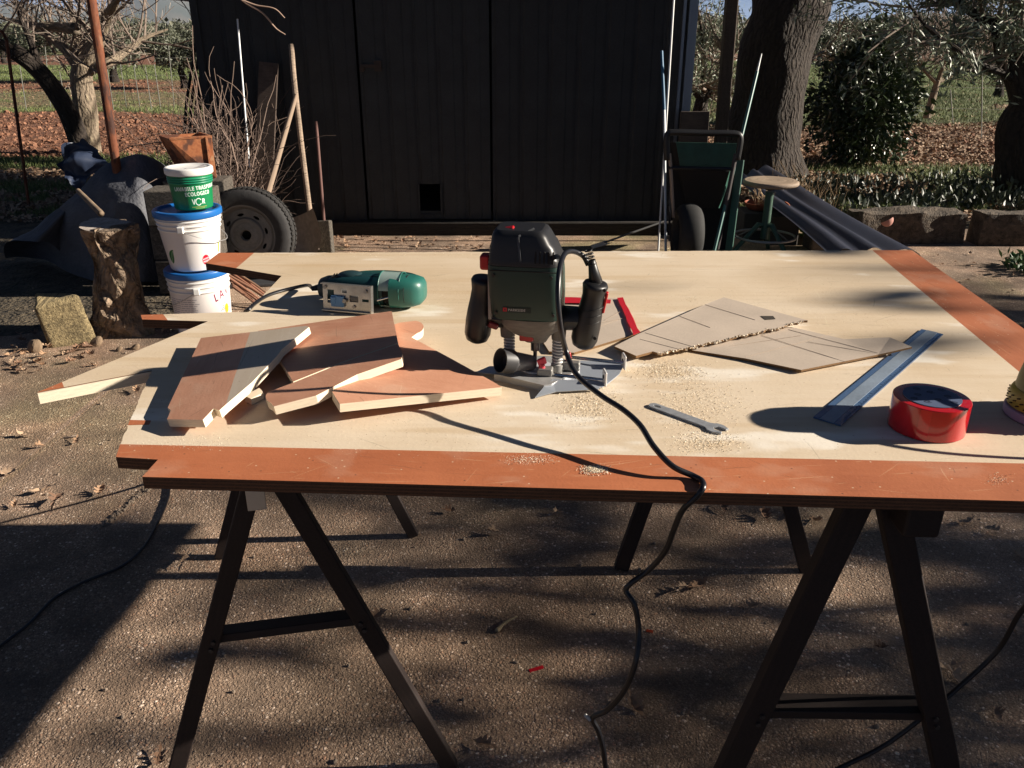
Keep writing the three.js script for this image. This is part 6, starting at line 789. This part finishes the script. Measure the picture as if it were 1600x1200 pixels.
// ---------------------------------------------------------------- jigsaw
{
  const p = T(555, 486), yaw = -0.17, o = thing('jigsaw', 'green jigsaw lying on its side with its steel shoe facing the viewer', 'jigsaw', p, yaw);
  // body axis along x; y up; z to the viewer
  const cz = -0.045;
  part('body', loft([[-0.070, 0.018, 0.024, 0.036, cz], [-0.066, 0.025, 0.031, 0.037, cz], [-0.03, 0.031, 0.036, 0.038, cz], [0.02, 0.033, 0.037, 0.038, cz], [0.05, 0.032, 0.036, 0.037, cz], [0.058, 0.030, 0.034, 0.037, cz]], 44, 2.8, 'x'), pmat(0.008, 0.045, 0.05, 0.4), o);
  part('casing_seam', [tube([V(-0.06, 0.037 + 0.026, cz + 0.016), V(-0.02, 0.038 + 0.0315, cz + 0.015), V(0.05, 0.0695, cz + 0.014)], 0.0008, 5)], M.blackMatte, o);
  part('vent_slot', [0, 1, 2, 3, 4, 5].map((i) => rbox(0.0025, 0.0022, 0.016, 0.0008, [-0.058 + i * 0.0058, 0.0685 - Math.abs(i - 4) * 0.0008, cz + 0.006], [0.25, 0, 0])), M.blackMatte, o);
  part('rear_cap', loft([[-0.094, 0.011, 0.015, 0.036, cz], [-0.090, 0.020, 0.024, 0.036, cz], [-0.076, 0.0255, 0.030, 0.036, cz], [-0.0655, 0.0255, 0.030, 0.037, cz]], 36, 2.2, 'x'), mat(0.02, 0.03, 0.032, 0.42), o);
  part('front_housing', loft([[0.0755, 0.034, 0.040, 0.038, cz + 0.004], [0.10, 0.0335, 0.039, 0.038, cz + 0.002], [0.122, 0.0315, 0.036, 0.038, cz - 0.001], [0.135, 0.0275, 0.031, 0.0375, cz - 0.004], [0.141, 0.020, 0.022, 0.037, cz - 0.006], [0.143, 0.010, 0.011, 0.037, cz - 0.007]], 44, 3.2, 'x'), M.teal, o);
  part('front_seam', xf(new THREE.TorusGeometry(0.0345, 0.0007, 5, 44), [0.108, 0.038, cz + 0.002], [0, Math.PI / 2, 0], [1.15, 0.98, 1]), M.blackMatte, o);
  part('inner_throat', loft([[0.040, 0.027, 0.031, 0.038, cz], [0.0752, 0.031, 0.034, 0.038, cz]], 36, 2.4, 'x'), M.blackMatte, o);
  { const g = new THREE.CylinderGeometry(0.039, 0.039, 0.045, 40, 1, true, 0.2, 5.3); part('clear_guard', xf(g, [0.074, 0.039, cz + 0.003], [0, 0, Math.PI / 2]), pmat(0.55, 0.72, 0.66, 0.18, { transmission: 0.45, thickness: 0, side: THREE.DoubleSide, clearcoat: 0.5 }), o); part('guard_rim', [xf(new THREE.TorusGeometry(0.039, 0.0013, 6, 40), [0.0515, 0.039, cz + 0.003], [0, Math.PI / 2, 0]), xf(new THREE.TorusGeometry(0.039, 0.0013, 6, 40), [0.0965, 0.039, cz + 0.003], [0, Math.PI / 2, 0])], M.teal, o); }
  part('top_button', xf(new THREE.SphereGeometry(0.022, 24, 12, 0, 6.3, 0, 1.57), [-0.022, 0.066, cz], [0, 0, 0.05], [1.3, 0.45, 0.9]), mat(0.02, 0.045, 0.05, 0.3), o);
  part('grip', tube(curve([V(-0.05, 0.044, cz - 0.03), V(-0.01, 0.045, cz - 0.062), V(0.05, 0.044, cz - 0.078), V(0.10, 0.042, cz - 0.068), V(0.124, 0.04, cz - 0.025)], 24), [0.015, 0.013], 14), pmat(0.010, 0.05, 0.045, 0.42), o);
  const sh = new THREE.Shape(); sh.moveTo(-0.056, 0); sh.lineTo(0.056, 0); sh.lineTo(0.056, 0.060); sh.lineTo(-0.056, 0.060); sh.closePath(); const hole = (x0, y0, x1, y1) => { const h = new THREE.Path(); h.moveTo(x0, y0); h.lineTo(x0, y1); h.lineTo(x1, y1); h.lineTo(x1, y0); h.closePath(); sh.holes.push(h); }; hole(-0.046, 0.016, -0.030, 0.045); hole(0.006, 0.022, 0.026, 0.036); hole(-0.012, 0.040, 0.0, 0.048); hole(0.034, 0.024, 0.050, 0.030);
  const place = (g, dx = 0) => { g.translate(dx, 0.002, 0); g.rotateX(-0.10); g.rotateY(-0.10); g.translate(-0.012, 0, 0.012); return g; };
  const shoe = part('shoe', [place(new THREE.ExtrudeGeometry(sh, { depth: 0.002, bevelEnabled: false })), place(box(0.112, 0.0022, 0.010, [0, 0.0588, 0.0066])), place(box(0.112, 0.0022, 0.008, [0, 0.0014, 0.0066])), place(box(0.003, 0.060, 0.012, [0.0574, 0.030, 0.004]))], mat(0.66, 0.64, 0.61, 0.30, { metalness: 0.85, map: rep(grime, 8, 8) }), o);
  part('blue_slide', [place(rbox(0.030, 0.024, 0.006, 0.002, [-0.020, 0.022, 0.006])), place(rbox(0.012, 0.016, 0.008, 0.002, [-0.029, 0.024, 0.007]))], mat(0.10, 0.24, 0.46, 0.4), shoe); part('screw', [place(cyl(0.005, 0.005, 0.006, [-0.004, 0.024, 0.006], [1.57, 0, 0], 6)), place(cyl(0.004, 0.004, 0.004, [0.044, 0.047, 0.004], [1.57, 0, 0], 12)), place(cyl(0.004, 0.004, 0.004, [-0.05, 0.05, 0.004], [1.57, 0, 0], 12)), place(cyl(0.0035, 0.0035, 0.004, [0.016, 0.012, 0.004], [1.57, 0, 0], 12))], mat(0.3, 0.29, 0.28, 0.35, { metalness: 0.8 }), shoe);
  part('shoe_bracket', [place(rbox(0.05, 0.03, 0.03, 0.006, [-0.004, 0.03, -0.016])), place(rbox(0.02, 0.012, 0.02, 0.003, [0.016, 0.029, -0.008]))], mat(0.12, 0.115, 0.11, 0.5), shoe); part('roller_arm', [tube([V(0.052, 0.028, 0.004), V(0.075, 0.033, -0.004)], 0.0022, 8)], M.steel, o);
  const inv = new THREE.Matrix4().makeRotationY(yaw).setPosition(p).invert(), W = (q) => q.applyMatrix4(inv);
  part('power_cord', tube(curve([V(-0.09, 0.036, cz), V(-0.105, 0.033, cz + 0.004), ...[[478, 446, .012], [450, 452, .0042], [420, 461, .0042], [400, 473, .0042], [388, 484, .0044]].map(([x, y, h]) => W(T(x, y, h))), W(T(382, 491, -0.02)), W(V(-0.62, 0.72, -1.72)), W(V(-0.75, 0.42, -2.08)), W(V(-0.92, 0.12, -2.45)), W(V(-1.08, 0.008, -2.68)), ...[[272, 745], [262, 780], [245, 820], [222, 858], [190, 885], [130, 910], [85, 935], [45, 975], [0, 1010], [-60, 1060]].map(([x, y]) => W(onY(x, y, 0.007)))], 200), 0.0042, 8), M.cord, o);
  part('cord_guard', tube([V(-0.092, 0.036, cz), V(-0.112, 0.032, cz + 0.004)], [0.008, 0.0052], 12), M.black, o);
}
// ---------------------------------------------------------------- sander at the picture edge
{
  const p = T(1625, 652), o = thing('sander', 'yellow-green random orbit sander with a lavender pad at the picture edge beyond the tape roll', 'sander', V(p.x + 0.012, H, p.z), 0.3);
  const pad = mat(0.36, 0.27, 0.37, 0.8), ol = pmat(0.40, 0.31, 0.05, 0.4);
  part('sanding_pad', lathe([[0, 0.0008], [0.0615, 0.0008], [0.0625, 0.003], [0.0625, 0.013], [0.060, 0.016], [0, 0.016]], 64), pad, o);
  part('skirt', lathe([[0.052, 0.0165], [0.060, 0.0185], [0.0605, 0.036], [0.0575, 0.043], [0.054, 0.046]], 64), ol, o);
  part('body', lathe([[0.054, 0.0465], [0.0525, 0.064], [0.049, 0.085], [0.0445, 0.104], [0.042, 0.122]], 56), pmat(0.20, 0.185, 0.06, 0.45), o);
  part('palm_grip', lathe([[0.042, 0.1225], [0.046, 0.136], [0.0475, 0.152], [0.044, 0.166], [0.034, 0.175], [0.016, 0.1795], [0, 0.180]], 48), mat(0.022, 0.022, 0.022, 0.55), o);
  const vents = []; for (let k = 0; k < 3; k++) for (let i = 0; i < 26; i++) { const a = i / 26 * Math.PI * 2 + k * 0.12, g = new RoundedBoxGeometry(0.0062, 0.0022, 0.004, 1, 0.0008); g.rotateZ(0.35); g.translate(0, 0.0235 + k * 0.0062, 0.0595 + 0.0006); g.rotateY(a); vents.push(g); } part('vent_slot', vents, mat(0.02, 0.015, 0.008, 0.8), o);
  const inv = new THREE.Matrix4().makeRotationY(0.3).setPosition(V(p.x + 0.012, H, p.z)).invert(), W = (q) => q.applyMatrix4(inv);
  part('power_cord', tube(curve([V(0.0, 0.138, 0.038), V(0.012, 0.14, 0.078), V(0.035, 0.115, 0.13), V(0.06, 0.03, 0.17), V(0.085, -0.06, 0.185), W(onZ(1660, 900, 1.0)), W(onZ(1600, 950, 1.02)), W(onZ(1560, 1015, 1.03)), W(onZ(1500, 1072, 1.03)), W(onZ(1440, 1122, 1.02)), W(onZ(1380, 1166, 1.02)), W(onZ(1300, 1206, 1.02)), W(onZ(1200, 1260, 1.0))], 120), 0.0040, 10), M.cord, o);
}
// ---------------------------------------------------------------- small things on the ground
const leafShapes = [0, 1, 2].map((v) => { // lobed oak leaves, curled
  const r = rngOf(900 + v), n = 4, up = [[0, 0]]; for (let i = 0; i < n; i++) { const t = (i + 0.3) / n, w = 0.022 * Math.sin(Math.PI * Math.min(0.95, t * 0.9 + 0.18)) * lerp(0.8, 1.25, r()); up.push([0.012 + t * 0.07 - 0.006, w * 0.4], [0.012 + t * 0.07 + 0.004, w], [0.012 + t * 0.07 + 0.010, w * 0.95]); } const s = new THREE.Shape(); s.moveTo(0, 0.001); up.slice(1).forEach(([x, y]) => s.lineTo(x, y)); s.lineTo(0.094, 0); up.slice(1).reverse().forEach(([x, y]) => s.lineTo(x, -y * lerp(0.8, 1.1, r()))); s.lineTo(0, -0.001);
  const g = new THREE.ShapeGeometry(s); const q = g.toNonIndexed(), p = q.attributes.position; for (let i = 0; i < p.count; i++) { const x = p.getX(i) - 0.045, y = p.getY(i); p.setXYZ(i, x, 0.004 + Math.abs(y) * (0.55 + v * 0.3) + 8 * x * x * (v === 1 ? -0.5 : 1) + 0.004 * Math.sin(x * 90 + y * 60) + (v === 1 ? 0.012 : 0), y); } q.computeVertexNormals(); return q;
});
{
  const rng = rngOf(911), lm = [[.36, .22, .13], [.42, .29, .19], [.24, .135, .08], [.16, .09, .055]].map((c) => mat(...c, 0.8, { side: THREE.DoubleSide }));
  const drop = (x, y, s, k, a, grp, label) => { const p = onY(x, y, 0.004), o = part('fallen_leaf', leafShapes[k % 3], lm[(k * 7 + (x | 0)) % 4 < 2 ? (k + 1) % 2 : (k * 5 + (y | 0)) % 4]); o.position.copy(p); o.rotation.set((rng() - .5) * .7, a ?? rng() * 6.28, (rng() - .5) * .5); o.scale.setScalar(s); tag(o, label, 'leaf', grp); return o; };
  [[72, 768], [92, 786], [24, 790], [38, 682], [290, 881], [158, 771], [120, 690], [60, 700], [215, 612], [12, 740]].forEach(([x, y], i) => drop(x, y, i < 2 ? 1.0 : lerp(.5, .85, rng()), i, null, 'fallen leaves on the sunlit yard beside the jagged end', 'dry brown oak leaf lying on the sunlit yard beside the jagged end of the sheet'));
  [[1508, 818], [1552, 832], [1240, 805], [1275, 816], [1130, 795], [1372, 1014], [1487, 1046], [1556, 1118], [1493, 1060], [1090, 918], [1070, 925], [590, 965], [250, 1186], [768, 836], [700, 800], [500, 838], [1180, 955], [990, 1100], [1590, 985], [760, 1165], [1195, 810], [1335, 835], [870, 805], [1590, 870]].forEach(([x, y], i) => drop(x, y, lerp(.55, .95, rng()), i, null, 'fallen leaves on the yard under the sheet', 'dry oak leaf lying on the dappled yard beneath or in front of the sheet'));
  for (let i = 0; i < 46; i++) { const x = 20 + rng() * 130, y = 525 + rng() * 60 - (x - 20) * 0.1; drop(x, y, lerp(.5, .95, rng()), i, null, 'fallen leaves heaped before the boulder', 'brown leaf in the leaf heap in front of the mossy boulder'); }
  for (let i = 0; i < 120; i++) { const x = 445 + rng() * 330, y = 370 + rng() * 22; if (rng() < (x - 445) / 560) continue; drop(x, y, lerp(.4, .8, rng()), i, null, 'fallen leaves along the foot of the shed', 'brown leaf in the drift of leaves along the foot of the metal shed'); }
  for (let i = 0; i < 26; i++) { const x = 1445 + rng() * 150, y = 395 + rng() * 110; drop(x, y, lerp(.35, .65, rng()), i, null, 'fallen leaves on the yard beyond the orange border', 'brown leaf on the yard beyond the orange border of the sheet'); }
  for (let i = 0; i < 22; i++) drop(205 + rng() * 130, 505 + rng() * 14, lerp(.35, .7, rng()), i, null, 'fallen leaves around the stump foot', 'brown leaf on the ground between the stump and the buckets');
  const pebM = mat(0.26, 0.20, 0.15, 0.95), ps = []; for (let i = 0; i < 500; i++) { const p = onY(rng() * 1600, 420 + rng() * 780, 0); if (p.z < -6) continue; const s = lerp(0.0015, 0.006, rng() ** 4); ps.push(mtx(V(p.x, s * 0.4, p.z), new THREE.Euler(rng() * 6, rng() * 6, rng() * 6), V(s * 1.3, s, s))); }
  { const a = onY(240, 756), b = onY(160, 824); for (let i = 0; i < 260; i++) { const t = rng(), s = lerp(0.001, 0.007, rng() ** 3); ps.push(mtx(V(lerp(a.x, b.x, t) + (rng() - .5) * 0.025 * (0.4 + fbm(t * 9, 3, 3, 7)), s * 0.35, lerp(a.z, b.z, t) + (rng() - .5) * 0.02), new THREE.Euler(rng() * 6, rng() * 6, rng() * 6), V(s * 1.3, s, s))); } }
  tag(inst('grit', new THREE.IcosahedronGeometry(1, 0), pebM, ps), 'loose grit and tiny pebbles scattered over the yard', 'grit');
  const r1 = part('tape_scrap', xf(rbox(0.036, 0.001, 0.010, 0.0004), [0, 0.004, 0], [0.1, 0.3, 0.08]), pmat(0.5, 0.01, 0.02, 0.35)); r1.position.copy(onY(838, 1047, 0)); tag(r1, 'small red scrap of tape lying on the ground under the sheet', 'tape scrap');
  const r2 = part('tape_scrap', xf(rbox(0.018, 0.001, 0.009, 0.0004), [0, 0.004, 0], [0.2, -0.3, 0.1]), pmat(0.62, 0.09, 0.03, 0.4)); r2.position.copy(onY(1015, 988, 0)); tag(r2, 'tiny orange scrap lying on the ground behind the hanging cord', 'scrap');
  const sp = thing('seed_pod', 'pale curved dry pod lying on the ground under the middle of the sheet', 'pod'); part('pod', tube(curve([onY(776, 986, 0.006), onY(788, 974, 0.012), onY(808, 963, 0.01)], 12), [0.006, 0.0025], 8), mat(0.48, 0.36, 0.2, 0.7), sp);
  const tw = thing('twig', 'short dark twig lying on the sunlit yard beside the jagged end', 'twig'); part('twig', tube(curve([onY(100, 684, 0.004), onY(112, 682, 0.008), onY(120, 680, 0.004)], 8), 0.0025, 6), M.twig, tw);
}
scene.traverse((o) => { if (o.isMesh) { o.castShadow = true; o.receiveShadow = true; } });
renderer.render(scene, camera);
